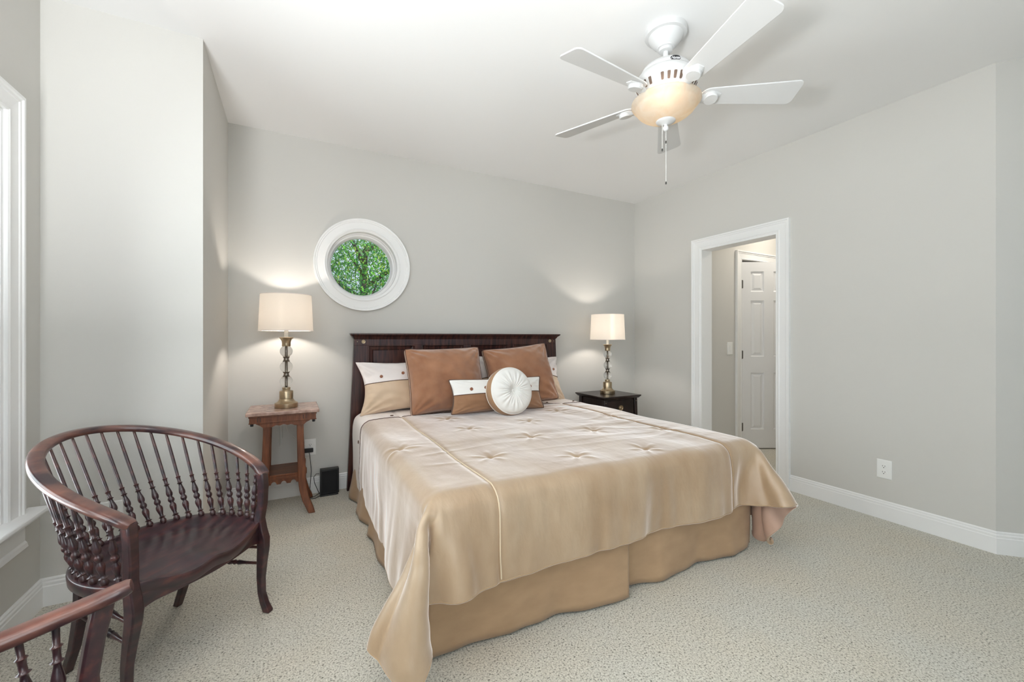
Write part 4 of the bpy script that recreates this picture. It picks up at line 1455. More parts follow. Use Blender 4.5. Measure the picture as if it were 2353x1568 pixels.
    0, 0, 0, 0, 0, 0, 0, 0, 0, 0, 0, 0, 0, 0, 0, 0, 0, 0, 0, 0, 0, 0, 0, 0, 0, 0, 0, 0, 0, 0, 0, 0, 0, 0, 0, 0, 0, 0, 0, 0, 0, 0, 0, 0, 0, 0, 0, 0, 0, 0, 0, 0, 0, 0, 0, 0,
    1, 0, -1, 0, 0, 0, 1, -1, 0, 0, 0, 0, 0, 0, 0, 0, 0, 0, 0, 0, 0, 0, 0, 0, 0, 0, 0, 0, 0, 0, 0, 0, 0, 0, 0, 0, 0, 0, 0, 0, 0, 0, 0, 0, 0, 0, 0, 0, 0, 0, 0, 0, 0, 0, 0, 0,
    0, 0, 1, 0, 0, 0, -1, 0, 0, 0, 0, 0, 0, 0, 0, 0, 0, 0, 0, 0, 0, 0, 0, 0, 0, 0, 0, 0, 0, 0, 0, 0, 0, 0, 0, 0, 0, 0, 0, 0, 0, 0, 0, 0, 0, 0, 0, 0, 0, 0, 0, 0, 0, 0, 0, 0,
    0, 0, 0, 0, 0, 0, 0, 0, 0, 0, 0, 0, 0, 0, 0, 0, 0, 0, 0, 0, 0, 0, 0, 0, 0, 0, 0, 0, 0, 0, 0, 0, 0, 0, 0, 0, 0, 0, 0, 0, 0, 0, 0, 0, 0, 0, 0, 0, 0, 0, 0, 0, 0, -1, 1, 0,
    0, 0, 0, 0, 0, 0, 0, 0, 0, 0, 1, -1, 0, -1, 1, 0, 0, 0, 0, 0, 0, 0, 0, 0, 0, 0, 0, 0, 0, 0, 0, 0, 0, 0, 0, 0, 0, 0, 0, 0, 0, 0, 1, -1, 0, 0, 0, 0, 0, 0, 0, -1, 0, 1, 0, 0,
    0, 0, 0, 0, 0, 0, 0, 0, 1, 0, -1, 0, 0, 0, 0, 0, 0, 0, 0, 0, 0, 0, 0, 0, 0, 0, 0, 0, 0, 0, 0, 0, 0, 0, 0, 0, 0, 0, 0, 0, 0, 0, 0, 0, 0, 0, 0, 0, -1, 0, 0, 1, 0, 0, 0, 0,
    1330, 17, 15, 26, 40, 33, 23, 27, -18, -46, -48, -17, 22, 21, 12, 5, 2, 1, 1, 0, 1, 0, 1, 0, 1, 0, 1, 0, 0, 0, 0, 0, 0, 0, 0, 0, 0, 0, -1, 0, 0, 0, -1, -5, -20, -39, -47, -43, -13, 24, 22, 10, 12, 20, 21, -3,
    14, -9, -3, -14, -16, 4, 3, 4, 20, 3, 2, 4, 0, -2, -4, -2, -2, -1, 0, 0, -1, 1, -1, 0, 0, 0, 0, 0, 0, 0, 0, 0, 0, 0, -1, 0, 0, 0, 1, -1, 1, 1, 1, 3, 4, 3, 0, 5, 19, 3, -8, 1, 8, 5, -1, 9,
    25, -7, -11, -8, -15, -13, 7, 0, 21, 7, 1, 5, 0, -3, -4, -3, -1, 0, -1, 0, 1, -1, 0, 1, -1, 0, -1, 0, 1, 0, 0, -1, 0, 0, 1, 0, 0, -1, 0, 0, -1, -1, 3, 3, 6, 3, 0, 12, 16, -7, -3, 9, 5, -6, -6, 3,
    35, -6, -7, -9, -12, -19, -9, 4, 11, 19, 1, 5, -1, -7, -4, -1, 1, 0, 0, 0, -1, 0, 0, 0, 0, 0, 0, 0, -1, 0, 0, 1, 0, 0, 0, 0, -1, 1, 0, 0, -1, -1, -2, 3, 8, 4, 3, 19, 4, -7, 9, 3, -11, -13, -12, -10,
    41, -3, -3, -5, -7, -13, -25, -12, 5, 24, 5, 7, -5, -8, -1, 0, 0, 0, 0, 0, 0, 0, 0, 0, 0, 0, 0, 0, 0, 0, 0, 0, 0, 0, 0, 0, 0, 0, 0, 1, 0, -1, -2, -1, 6, 9, 6, 21, -8, 7, -2, -16, -15, -10, -5, -2,
    36, 3, 1, 1, -1, -3, -10, -31, -22, 24, 13, 4, -13, -2, 0, 1, 0, 1, 0, 0, 0, 0, 0, -1, 0, 0, 0, 0, 0, 0, 0, 0, 0, 0, 0, 0, 1, 0, -1, 0, 1, 2, -1, -4, -2, 13, 17, 8, 1, -9, -19, -12, -2, 3, 3, 4,
    26, 3, 5, 3, 5, 3, 3, -1, -25, -36, 37, -11, -2, 2, 1, 0, 0, -1, 0, 0, 0, 0, 0, 0, 0, 0, 0, 0, 0, 0, 0, 0, 0, 0, 0, 0, 0, 0, 1, 0, 0, 0, 2, 0, -2, 2, 23, -3, -21, -11, 4, 9, 9, 7, 7, 6,
    23, 1, 2, 3, 1, 2, 3, 6, 6, 4, -13, 4, -1, 0, 0, 0, 0, 0, 0, 0, 0, 0, 0, 0, 0, 0, 0, 0, 0, 0, 0, 0, 0, 0, 0, 0, 0, 0, 0, 0, 0, 0, 0, 1, -1, 4, 1, -15, 8, 6, 3, 1, -1, -1, -2, -4,
    34, 0, -1, 2, 4, 5, 5, 2, 1, 1, 1, -1, 0, -1, 0, 1, 0, 0, 0, 0, 0, 0, 0, 0, 0, 0, 0, 0, 0, 0, 0, 0, 0, 0, 0, 0, 0, 0, 0, 0, 0, 0, 0, -1, 1, 1, -2, -2, -5, -4, -4, -1, -2, -2, -2, 1,
    47, 1, 2, 1, 1, 0, 0, 1, 1, -1, 1, -1, 0, 1, 0, -1, 0, 0, 0, 0, 0, 0, 0, 0, 0, 0, 0, 0, 0, 0, 0, 0, 0, 0, 0, 0, 0, 0, 0, 0, 0, 0, 0, 1, 0, 0, 0, -2, -1, -2, -2, -3, -2, -2, -1, -2,
    54, -1, 0, 0, 0, 1, -1, 0, 0, 0, 0, 1, 0, -1, 0, 0, 0, 0, 0, 0, 0, 0, 0, 0, 0, 0, 0, 0, 0, 0, 0, 0, 0, 0, 0, 0, 0, 0, 0, 0, 0, 0, 0, 0, 0, 0, 0, 0, 0, 0, 0, -1, -1, -1, -1, -2,
    53, 1, -1, 0, 0, 0, 0, 0, 0, 1, -1, 0, 0, 0, 0, 0, 0, 0, 1, 0, 0, 0, 0, 0, 0, 0, 0, 0, 0, 0, 0, 0, 0, 0, 0, 0, 0, 0, 0, 0, 0, 0, -1, 0, 0, 1, -1, 0, 0, 0, 0, 0, 0, 0, -1, 0,
    53, 0, 1, -1, 0, 0, 1, -1, 0, 0, 1, 0, 0, 0, 0, 0, 0, 0, -1, 0, 0, 0, 0, 0, 0, 0, 0, 0, 0, 0, 0, 0, 0, 0, 0, 0, 0, 0, 0, 0, 0, 0, 1, 0, 0, -1, 0, 0, 0, 0, 0, 0, 0, 0, 0, 0,
    53, 0, 0, 1, -1, 0, 0, 1, -1, 0, 0, 0, 0, 0, 0, 0, 0, 0, 0, 0, 0, 0, 0, 0, 0, 0, 0, 0, 0, 0, 0, 0, 0, 0, 0, 0, 0, 0, 0, 0, 0, 0, 0, 0, 0, 0, 0, 1, 0, 0, 0, 0, 0, 0, 0, 0,
    53, 0, 0, 0, 1, -1, 0, 0, 1, 0, -1, 0, 0, 0, 0, 0, 0, 0, 0, 0, 0, 0, 1, 0, 0, 0, 0, 0, 0, 0, 0, 0, 0, 0, 0, 0, 0, 0, 0, -1, 0, 0, 0, 0, 0, 1, 0, -1, 0, 0, 0, 0, 0, 0, 0, 0,
    53, 0, 0, 0, 0, 0, 0, 0, 0, 0, 1, 0, 0, 0, 0, 0, 0, 0, 0, 0, 0, 0, -1, 0, 0, 0, 0, 0, 0, 0, 0, 0, 0, 0, 0, 0, 0, 0, 0, 1, 0, 0, 0, 0, 0, -1, 0, 0, 0, 0, 0, 0, 0, 0, 0, 0,
    53, 0, 0, 0, 0, 1, 0, -1, 0, 0, 0, 0, 0, 0, 0, 0, 0, 0, 0, 0, 0, 0, 0, 0, 0, 0, 0, 0, 0, 0, 0, 0, 0, 0, 0, 0, 0, 0, 0, 0, 0, 0, 0, 0, 0, 0, 0, 0, 0, 0, 0, 0, 0, 0, 0, 1,
    53, 0, 0, 0, 0, 0, 0, 1, 0, -1, 0, 0, 0, 0, 0, 0, 0, 0, 0, 0, 0, 0, 0, 0, 0, 0, 0, 0, 0, 0, 0, 0, 0, 0, 0, 0, 0, 0, 0, 0, 0, 0, 0, 0, 0, 0, 0, 1, 0, 0, 0, 0, 0, 0, 0, -1,
    53, 0, 0, 0, 0, 0, 0, 0, 0, 1, 0, 0, 0, 0, 0, 0, 0, 0, 0, 0, 0, 0, 0, 0, 0, 0, 0, 0, 0, 0, 0, 0, 0, 0, 0, 0, 0, 0, 0, 0, 0, 0, 0, 0, 0, 0, 0, -1, 0, 0, 0, 0, 0, 0, 0, 0,
    53, 0, 0, 0, 0, 0, 0, 0, 0, 0, 0, 0, 0, 0, 0, 0, 0, 0, 0, 0, 0, 0, 0, 0, 0, 0, 0, 0, 0, 0, 0, 0, 0, 0, 0, 0, 0, 0, 0, 0, 0, 0, 0, 0, 0, 0, 0, 0, 0, 0, 0, 0, 0, 0, 0, 0,
    54, 0, 0, 0, -1, 0, 0, 0, 0, 0, 0, 0, 0, 0, 0, 0, 0, 0, 0, 0, 0, 0, 0, 0, 0, 0, 0, 0, 0, 0, 0, 0, 0, 0, 0, 0, 0, 0, 0, 0, 0, 0, 0, 0, 0, 0, 0, 0, 0, 0, 0, 0, 0, 0, 0, 1,
    53, 0, 0, 0, 1, 0, 0, 0, 0, 0, -1, 0, 0, 0, 0, 0, 0, 0, 0, 0, 0, 0, 0, 0, 0, 0, 0, 0, 0, 0, 0, 0, 0, 0, 0, 0, 0, 0, 0, 0, 0, 0, 0, 0, 0, 0, 1, 0, 0, 0, 0, 0, 0, 0, 0, -1,
    53, 0, 0, 0, 0, 0, 0, 0, 0, 0, 1, 0, 0, 0, 0, 0, 0, 0, 0, 0, 0, 0, 0, 0, 0, 0, 0, 0, 0, 0, 0, 0, 0, 0, 0, 0, 0, 0, 0, 0, 0, 0, 0, 0, 0, 0, -1, 0, 0, 0, 0, 0, 0, 0, 0, 0,
    53, 0, 0, 0, 0, 0, 0, 0, 0, 0, 0, 0, 0, 0, 0, 0, 0, 0, 0, 0, 0, 0, 0, 0, 0, 0, 0, 0, 0, 0, 0, 0, 0, 0, 0, 0, 0, 0, 0, 0, 0, 0, 0, 0, 0, 0, 0, 0, 0, 0, 0, 0, 0, 0, 0, 0,
    53, 0, 0, 0, 0, 0, 0, 0, 0, 0, 0, 0, 0, 0, 0, 0, 0, 0, 0, 0, 0, 0, 0, 0, 0, 0, 0, 0, 0, 0, 0, 0, 0, 0, 0, 0, 0, 0, 0, 0, 0, 0, 0, 0, 0, 0, 0, 0, 0, 0, 0, 0, 0, 0, 0, 0,
    54, 0, 0, 0, 0, 0, 0, 0, 0, 0, 0, -1, 0, 0, 0, 0, 0, 0, 0, 0, 0, 0, 0, 0, 0, 0, 0, 0, 0, 0, 0, 0, 0, 0, 0, 0, 0, 0, 0, 0, 0, 0, 0, 0, 0, 0, 1, 0, 0, 0, 0, 0, 0, 0, 0, 0,
    53, 0, 0, 0, 0, 0, 0, 0, 0, 0, 0, 1, 0, 0, 0, 0, 0, 0, 0, 0, 0, 0, 0, 0, 0, 0, 0, 0, 0, 0, 0, 0, 0, 0, 0, 0, 0, 0, 0, 0, 0, 0, 0, 0, 0, 0, -1, 0, 0, 0, 0, 0, 0, 0, 0, 0,
    53, 0, 0, 0, 0, 0, 0, 0, 0, 0, 0, 0, 0, 0, 0, 0, 0, 0, 0, 0, 0, 0, 0, 0, 0, 0, 0, 0, 0, 0, 0, 0, 0, 0, 0, 0, 0, 0, 0, 0, 0, 0, 0, 0, 0, 0, 0, 0, 0, 0, 0, 0, 0, 0, 0, 0,
    53, 0, 0, 0, 0, 0, 0, 0, 0, 0, 0, 0, 0, 0, 0, 0, 0, 0, 0, 0, 0, 0, 0, 0, 0, 0, 0, 0, 0, 0, 0, 0, 0, 0, 0, 0, 0, 0, 0, 0, 0, 0, 0, 0, 0, 0, 0, 0, 0, 0, 0, 0, 0, 0, 0, 0,
    54, 0, 0, 0, 0, 0, 0, 0, 0, 0, 0, 0, -1, 0, 0, 0, 0, 0, 0, 0, 0, 0, 0, 0, 0, 0, 0, 0, 0, 0, 0, 0, 0, 0, 0, 0, 0, 0, 0, 0, 0, 0, 0, 0, 0, 0, 1, 0, 0, 0, 0, 0, 0, 0, 0, 0,
    53, 0, 0, 0, 0, 0, 0, 0, 0, 0, 0, 0, 1, 0, 0, 0, 0, 0, 0, 0, 0, 0, 0, 0, 0, 0, 0, 0, 0, 0, 0, 0, 0, 0, 0, 0, 0, 0, 0, 0, 0, 0, 0, 0, 0, 0, -1, 0, 0, 0, 0, 0, 0, 0, 0, 0,
    53, 0, 0, 0, 0, 0, 0, 0, 0, 0, 0, 0, 0, 0, 0, 0, 0, 0, 0, 0, 0, 0, 0, 0, 0, 0, 0, 0, 0, 0, 0, 0, 0, 0, 0, 0, 0, 0, 0, 0, 0, 0, 0, 0, 0, 0, 0, 0, 0, 0, 0, 0, 0, 0, 0, 0,
    53, 0, 0, 0, 0, 0, 0, 0, 0, 0, 0, 0, 0, 0, 0, 0, 0, 0, 0, 0, 0, 0, 0, 0, 0, 0, 0, 0, 0, 0, 0, 0, 0, 0, 0, 0, 0, 0, 0, 0, 0, 0, 0, 0, 0, 0, 0, 0, 0, 0, 0, 0, 0, 0, 0, 0,
    54, 0, 0, 0, 0, 0, 0, 0, 0, 0, 0, 0, 0, -1, 0, 0, 0, 0, 0, 0, 0, 0, 0, 0, 0, 0, 0, 0, 0, 0, 0, 0, 0, 0, 0, 0, 0, 0, 0, 0, 0, 0, 0, 0, 1, 0, 0, 0, 0, 0, 0, 0, 0, 0, 0, 0,
    53, 0, 0, 0, 0, 0, 0, 0, 0, 0, 0, 0, 0, 1, 0, 0, 0, 0, 0, 0, 0, 0, 0, 0, 0, 0, 0, 0, 0, 0, 0, 0, 0, 0, 0, 0, 0, 0, 0, 0, 0, 0, 0, 0, -1, 0, 0, 0, 0, 0, 0, 0, 0, 0, 0, 0,
    53, 0, 0, 0, 0, 0, 0, 0, 0, 0, 0, 0, 0, 0, 0, 0, 0, 0, 0, 0, 0, 0, 0, 0, 0, 0, 0, 0, 0, 0, 0, 0, 0, 0, 0, 0, 0, 0, 0, 0, 0, 0, 0, 0, 0, 0, 0, 0, 0, 0, 0, 0, 0, 0, 0, 0,
    53, 0, 0, 0, 0, 0, 0, 0, 0, 0, 0, 0, 0, 0, 0, 0, 0, 0, 0, 0, 0, 0, 0, 0, 0, 0, 0, 0, 0, 0, 0, 0, 0, 0, 0, 0, 0, 0, 0, 0, 0, 0, 0, 0, 0, 0, 0, 0, 0, 0, 0, 0, 0, 0, 0, 0,
    54, 0, 0, 0, 0, 0, 0, 0, 0, 0, 0, 0, 0, 0, 0, -1, 0, 0, 0, 0, 0, 0, 0, 0, 0, 0, 0, 0, 0, 0, 0, 0, 0, 0, 0, 0, 0, 0, 0, 0, 0, 1, 0, 0, 0, 0, 0, 0, 0, 0, 0, 0, 0, 0, 0, 0,
    53, 0, 0, 0, 0, 0, 0, 0, 0, 0, 0, 0, 0, 0, 0, 1, 0, 0, 0, 0, 0, 0, 0, 0, 0, 0, 0, 0, 0, 0, 0, 0, 0, 0, 0, 0, 0, 0, 0, 0, 0, -1, 0, 0, 0, 0, 0, 0, 0, 0, 0, 0, 0, 0, 0, 0,
    53, 0, 0, 0, 0, 0, 0, 0, 0, 0, 0, 0, 0, 0, 0, 0, 0, 0, 0, 0, 0, 0, 0, 0, 0, 0, 0, 0, 0, 0, 0, 0, 0, 0, 0, 0, 0, 0, 0, 0, 0, 0, 0, 0, 0, 0, 0, 0, 0, 0, 0, 0, 0, 0, 0, 0,
    53, 0, 0, 0, 0, 0, 0, 0, 0, 0, 0, 0, 0, 0, 0, 0, 0, 0, 0, 0, 0, 0, 0, 0, 0, 0, 0, 0, 0, 0, 0, 0, 0, 0, 0, 0, 0, 0, 0, 0, 0, 0, 0, 0, 0, 0, 0, 0, 0, 0, 0, 0, 0, 0, 0, 1,
    54, 0, 0, 0, 0, 0, 0, 0, 0, 0, 0, 0, 0, 0, 0, 0, -1, 0, 0, 0, 0, 0, 0, 0, 0, 0, 0, 0, 0, 0, 0, 0, 0, 0, 0, 0, 0, 0, 0, 0, 1, 0, 0, 0, 0, 0, 0, 0, 0, 0, 0, 0, 0, 0, 0, -1,
    53, 0, 0, 0, 0, 0, 0, 0, 0, 0, 0, 0, 0, 0, 0, 0, 1, 0, 0, 0, 0, 0, 0, 0, 0, 0, 0, 0, 0, 0, 0, 0, 0, 0, 0, 0, 0, 0, 0, 0, -1, 0, 0, 0, 0, 0, 0, 0, 0, 0, 0, 0, 0, 0, 0, 0,
    53, 0, 0, 0, 0, 0, 0, 0, 0, 0, 0, 0, 0, 0, 0, 0, 0, 0, 0, 0, 0, 0, 0, 0, 0, 0, 0, 0, 0, 0, 0, 0, 0, 0, 0, 0, 0, 0, 0, 0, 0, 0, 0, 0, 0, 0, 0, 0, 0, 0, 0, 0, 0, 0, 0, 0,
    65, 25, 27, 28, 31, 33, 32, 17, 1, 5, 6, 3, -3, -3, -2, 0, 0, 0, 0, 0, 0, 0, 0, 0, 0, 0, 0, 0, 0, 0, 0, 0, 0, 0, 0, 0, 0, 0, 0, 1, 0, 0, 0, 1, 2, 7, 9, 8, -7, -34, -42, -38, -39, -41, -43, -18,
    40, 5, 0, 0, -3, -2, -1, 7, 6, 0, 0, 0, 0, 0, 1, 0, 0, 0, 0, 0, 0, 0, 0, 0, 0, 0, 0, 0, 0, 1, 0, 0, 0, 0, 0, 0, 0, 0, 0, -1, 0, 0, 1, -1, 0, -1, 0, -3, -12, -6, 3, -1, -3, -4, -3, -22,
    28, 7, 5, 2, 1, -1, -2, 3, 8, 0, 2, -1, 0, 0, 1, 0, 0, 0, 0, 0, 0, 1, 0, 0, 0, 0, 0, 0, 0, -1, 0, 0, 0, 0, 0, 0, 0, 0, 0, 0, 0, 0, 0, 0, -1, -1, 1, -6, -12, -1, 0, -3, -3, -2, 0, -6,
    18, 4, 6, 5, 4, 3, 2, 0, 7, 3, 0, 0, -1, 2, 0, 0, 1, 0, 0, 0, 0, -1, 0, 0, 0, 0, 0, 0, 0, 0, 0, 0, 0, 0, 0, 0, 0, 0, 0, 0, 0, 1, -1, 0, 0, -1, -2, -10, -8, 1, -3, -4, -1, 1, -1, 0,
    10, 2, 4, 4, 6, 5, 7, 5, 4, 5, 0, -1, 2, 1, 0, 0, -1, 0, 0, 0, 0, 0, 0, 0, 0, 0, 0, 0, 0, 0, 0, 0, 0, 0, 0, 0, 0, 0, 0, 1, 0, -1, 0, 1, -1, -1, -3, -15, -1, -3, -4, 0, -1, 0, 0, 0,
    1, 2, 2, 4, 3, 5, 5, 13, 7, 10, 0, -1, 2, 0, 0, 0, 0, 0, 0, 0, 0, 0, 0, 0, 0, 0, 1, 0, 0, 0, 0, 0, 0, 0, 0, 0, 0, 0, 0, -1, 0, 0, 0, 0, 0, -1, -8, -11, -4, -3, -1, 0, 0, -1, 1, -1,
    -5, 1, 0, 2, 2, 3, 5, 4, 16, 17, 2, 4, 0, 0, 0, 0, 1, 0, 0, 0, 0, 0, 0, 0, 0, 0, -1, 0, 0, 0, 0, 0, 0, 0, 0, 0, 0, 0, 0, 0, 0, 0, 0, -1, 0, -2, -13, -7, -3, -1, 0, -2, -1, -2, -3, -3,
    -13, 0, 2, 1, 3, 1, 2, 2, 3, 12, 19, 1, 0, 0, 0, 0, -1, 0, 0, 0, 0, 0, 0, 0, 0, 0, 0, 0, 0, 0, 0, 0, 0, 0, 0, 0, 0, 0, 0, 0, 0, 0, 0, 0, 0, -3, -11, -2, -1, -3, -3, -3, -3, -3, -2, -1,
    -15, 2, 3, 2, 3, 3, 1, 1, 1, -1, 3, 2, -1, 0, 0, 0, 0, 0, 0, 0, 0, 0, 0, 0, 0, 0, 0, 0, 0, 0, 0, 0, 0, 0, 0, 0, 0, 0, 0, 0, 0, 0, 0, 0, 0, 0, 1, -2, -4, -2, -2, -1, 0, 0, -1, 0,
    -7, 2, 2, 2, 0, 1, 0, 0, 0, 0, 0, -1, 1, 0, 0, 0, 0, 0, 0, 0, 0, 0, 0, 0, 0, 0, 0, 0, 0, 0, 0, 0, 0, 0, 0, 0, 0, 0, 0, 0, 0, 0, 0, 0, 0, 0, 0, -1, 0, -1, -1, 0, -1, -1, 0, 0,
    -2, 1, 0, 0, 1, 0, 1, 0, -1, 1, -1, 0, 0, 0, 0, 0, 0, 0, 0, 0, 0, 0, 0, 0, 0, 0, 0, 0, 0, 0, 0, 0, 0, 0, 0, 0, 0, 0, 0, 0, 0, 0, 0, 0, 0, 0, 0, 0, 0, 0, 0, -1, 0, 0, 0, -2,
    -3, 1, 0, 1, 1, 0, 0, 0, 1, -1, 0, 0, 0, 0, 0, 0, 0, 0, 0, 0, 0, 0, 0, 0, 0, 0, 0, 0, 0, 0, 0, 0, 0, 0, 0, 0, 0, 0, 0, 0, 0, 0, 0, 0, 0, 0, 0, 0, 0, 0, 0, 0, 0, 0, -1, 1,
    -2, 0, 1, 0, 0, 1, 0, 0, 0, 0, 0, 0, 0, 0, 0, 0, 0, 0, 0, 0, 0, 0, 0, 0, 0, 0, 0, 0, 0, 0, 0, 0, 0, 0, 0, 0, 0, 0, 0, 0, 0, 0, 0, 0, 0, 0, 0, 0, 0, 0, 0, 0, 0, 0, 0, -1,
    -2, 0, 0, 1, 0, 0, 1, 0, 0, 0, 0, 0, 0, 0, 0, 0, 0, 0, 0, 0, 0, 0, 0, 0, 0, 0, 0, 0, 0, 0, 0, 0, 0, 0, 0, 0, 0, 0, 0, 0, 0, 0, 0, 0, 0, 0, 0, 0, 0, 0, 0, 0, 0, 0, 0, 0,
    -1, 0, 0, 1, 0, 0, 0, 0, 0, 0, 0, 0, 0, 0, 0, 0, 0, 0, 0, 0, 0, 0, 0, 0, 0, 0, 0, 0, 0, 0, 0, 0, 0, 0, 0, 0, 0, 0, 0, 0, 0, 0, 0, 0, 0, 0, 0, 0, 0, 0, 0, 0, 0, 0, 0, 0,
    -2, 1, 1, -1, 1, 0, 0, 1, -1, 0, 0, 0, 0, 0, 0, 0, 0, 0, 0, 0, 0, 0, 0, 0, 0, 0, 0, 0, 0, 0, 0, 0, 0, 0, 0, 0, 0, 0, 0, 0, 0, 0, 0, 0, 0, 0, 0, 0, 0, 0, 0, 0, 0, 0, 0, 0,
    0, -1, 0, 1, 0, 0, 0, 0, 0, 0, 0, 0, 0, 0, 0, 0, 0, 0, 0, 0, 0, 0, 0, 0, 0, 0, 0, 0, 0, 0, 0, 0, 0, 0, 0, 0, 0, 0, 0, 0, 0, 0, 0, 0, 0, 0, 0, 0, 0, 0, 0, 0, 0, 0, 0, 0,
    0, 0, 0, 0, 0, 0, 0, 0, 1, -1, 0, 0, 0, 0, 0, 0, 0, 0, 0, 0, 0, 0, 0, 0, 0, 0, 0, 0, 0, 0, 0, 0, 0, 0, 0, 0, 0, 0, 0, 0, 0, 0, 0, 0, 0, 0, 1, -1, 0, 0, 0, 0, 0, 0, 0, 0,
    0, 0, 0, 0, 0, 0, 0, 0, 0, 1, 0, -1, 0, 0, 0, 0, 0, 0, 0, 0, 0, 0, 0, 0, 0, 0, 0, 0, 0, 0, 0, 0, 0, 0, 0, 0, 0, 0, 0, 0, 0, 0, 0, 0, 0, 0, 0, 1, -1, 0, 0, 0, 0, 0, 0, 0,
    0, 0, 0, 0, 0, 0, 0, 0, 0, 0, 0, 0, 0, 0, 0, 1, 0, -1, 0, 0, 0, 0, 0, 0, 0, 0, 0, 0, 0, 1, 0, 0, 0, 0, 0, 0, -1, 1, 0, 0, 0, -1, 0, 0, 0, 0, 0, 0, 0, 0, 0, 0, 0, 0, 0, 1,
    0, 0, 0, 0, 0, 0, 0, 0, 0, 0, 0, 0, 0, 0, 1, 1, 2, 0, 0, 0, 0, -1, 0, 1, 0, 0, 1, 0, 0, -1, 1, 0, 0, 0, 0, -1, 1, -1, 0, 1, -1, -3, -1, 0, 0, 0, 0, 0, 0, 0, 0, 1, -1, 0, 0, 0,
    0, 0, 0, 0, 0, 0, 0, 0, 0, 0, 0, 0, 0, 0, 0, 1, -1, 1, 0, 0, 0, 1, -1, 0, 0, 0, -1, 1, 0, 1, -1, 0, 0, 0, -1, 0, 0, 0, 1, -1, 0, 0, 0, 0, 0, 0, 0, 0, 0, 0, 0, 0, 0, 0, 0, 0,
    0, 0, 0, 0, 0, 0, 0, 0, 0, 0, 0, 0, 0, 0, 0, 0, 0, 0, 0, 0, 0, 0, 1, -1, 0, 0, 1, -1, 1, 0, 0, -1, 0, -1, 0, 0, 0, 0, 0, 1, 0, 0, 0, 0, 0, 0, 0, 0, 0, 0, 0, 0, 0, 0, 0, 0,
    0, 1, -1, 0, 0, 1, -1, 0, 0, 0, 0, 0, 0, 0, 0, 0, 1, 0, 0, 0, 0, 0, 0, 0, 0, 0, -1, 1, -1, 0, 0, 0, -1, 1, 0, 0, 0, 0, 0, 0, 0, 0, 0, 0, 0, 0, 0, 0, 0, 0, 0, 0, 0, 0, 0, 0,
    0, 0, 0, 0, 0, 0, 0, 0, 0, 0, 0, 0, 0, 0, 0, 0, 0, 0, 1, 0, 0, 0, -1, 0, 0, 0, 1, -1, 1, -1, 0, 0, 0, -1, 0, 1, 0, 0, 0, 0, -1, 1, 0, 0, 0, 1, -1, 0, 0, 0, 0, 0, 0, 0, 0, 0,
    0, 0, 0, 0, 0, 0, 0, 0, 0, 0, 0, 0, 0, 0, -1, 1, 0, 1, -1, 0, 0, 0, 0, 0, 0, 1, -1, 1, -1, 1, -1, 0, 0, 0, 0, 0, 0, 0, 0, 0, 0, -1, 1, 0, 0, 0, 0, 0, 0, 0, 0, 0, 0, 0, 0, 0,
    0, 0, 0, 0, 0, 0, 0, 0, 0, 0, 0, 0, 0, 0, 0, 0, 0, 0, 0, 0, 0, -1, 1, -1, 1, -1, 1, 0, 1, -1, 0, 0, 0, 0, 1, -1, 0, 0, 0, 0, 0, 0, 0, 0, 0, 0, 0, 0, 0, 0, 0, 0, 0, 0, 0, 0,
    0, 0, 0, 0, 0, 0, 0, 0, 0, 0, 0, 0, 0, 0, 0, 0, 0, 0, 0, 0, 0, 0, -1, 1, -1, 1, 0, 0, -1, 1, 0, 0, 0, 1, -1, 1, -1, 1, -1, 0, 0, 0, 0, 0, 0, 0, 0, 0, 0, 0, 0, 0, 0, 0, 0, 0,
    0, 0, 0, 0, 0, 0, 0, 0, 0, 0, 0, 0, 0, 0, 0, 0, 0, 0, 0, 0, -1, 0, 0, 0, 0, 0, 0, 0, 1, -1, 1, 0, 1, -1, 0, 0, 1, -1, 0, 0, 0, 0, 0, 0, 0, 0, 0, 0, 0, 0, 1, -1, 0, 0, 1, -1,
    0, 0, 0, 0, 0, 0, 0, 0, 0, 0, 0, 0, 0, 0, 1, 0, 0, -1, 0, 0, 0, 0, 0, -1, 1, -1, 1, 0, 0, 0, 0, 0, -1, 1, 0, 0, 0, 0, 1, -1, 0, 0, 0, 0, 0, 0, 0, 0, 0, 0, 0, 0, 0, 0, 0, 0,
    0, 0, 0, 0, 0, 0, 0, 0, 0, 0, 0, 0, 0, 0, 0, 0, 1, 0, 0, -1, 0, 0, 0, 1, -1, 1, -1, 0, -1, 1, -1, 1, 0, -1, 1, 0, 0, 0, 0, 0, 0, 0, 0, 0, 0, 0, 0, 0, 0, 0, 0, 0, 0, 0, 0, 0,
    0, 0, 0, 0, 0, -1, 1, 0, 0, 0, 0, 0, 0, 0, 0, 1, -1, 0, 0, 1, 0, 0, 0, -1, 1, -1, 0, 0, 0, -1, 1, -1, 0, 1, 0, 0, 0, 0, 0, 0, 0, 0, 0, 0, 0, 0, 0, 0, 0, 0, 0, 0, 0, 0, 0, 0,
    0, 0, 0, 0, 0, 0, 0, 0, 0, 0, 0, 0, 0, 0, 0, 0, 0, 1, -1, 0, 0, 0, 1, 0, -1, 1, 0, -1, 0, -1, 0, 0, 1, 0, 0, 1, 0, 0, -1, -1, 1, 0, 0, 0, 0, 0, 0, 0, 0, 0, 0, 0, 0, 0, 0, 0,
    0, -1, 1, 0, 0, 0, 0, 0, 0, 0, 0, 0, 0, 0, 0, 0, 0, -1, 1, 0, 0, 0, 0, 1, 0, -1, 0, 0, -1, 1, -1, 1, 0, 0, 1, -1, 0, 0, 0, 0, -1, 1, 0, 0, 0, 0, 0, 0, 0, 0, 0, 0, 0, 0, 0, 0,
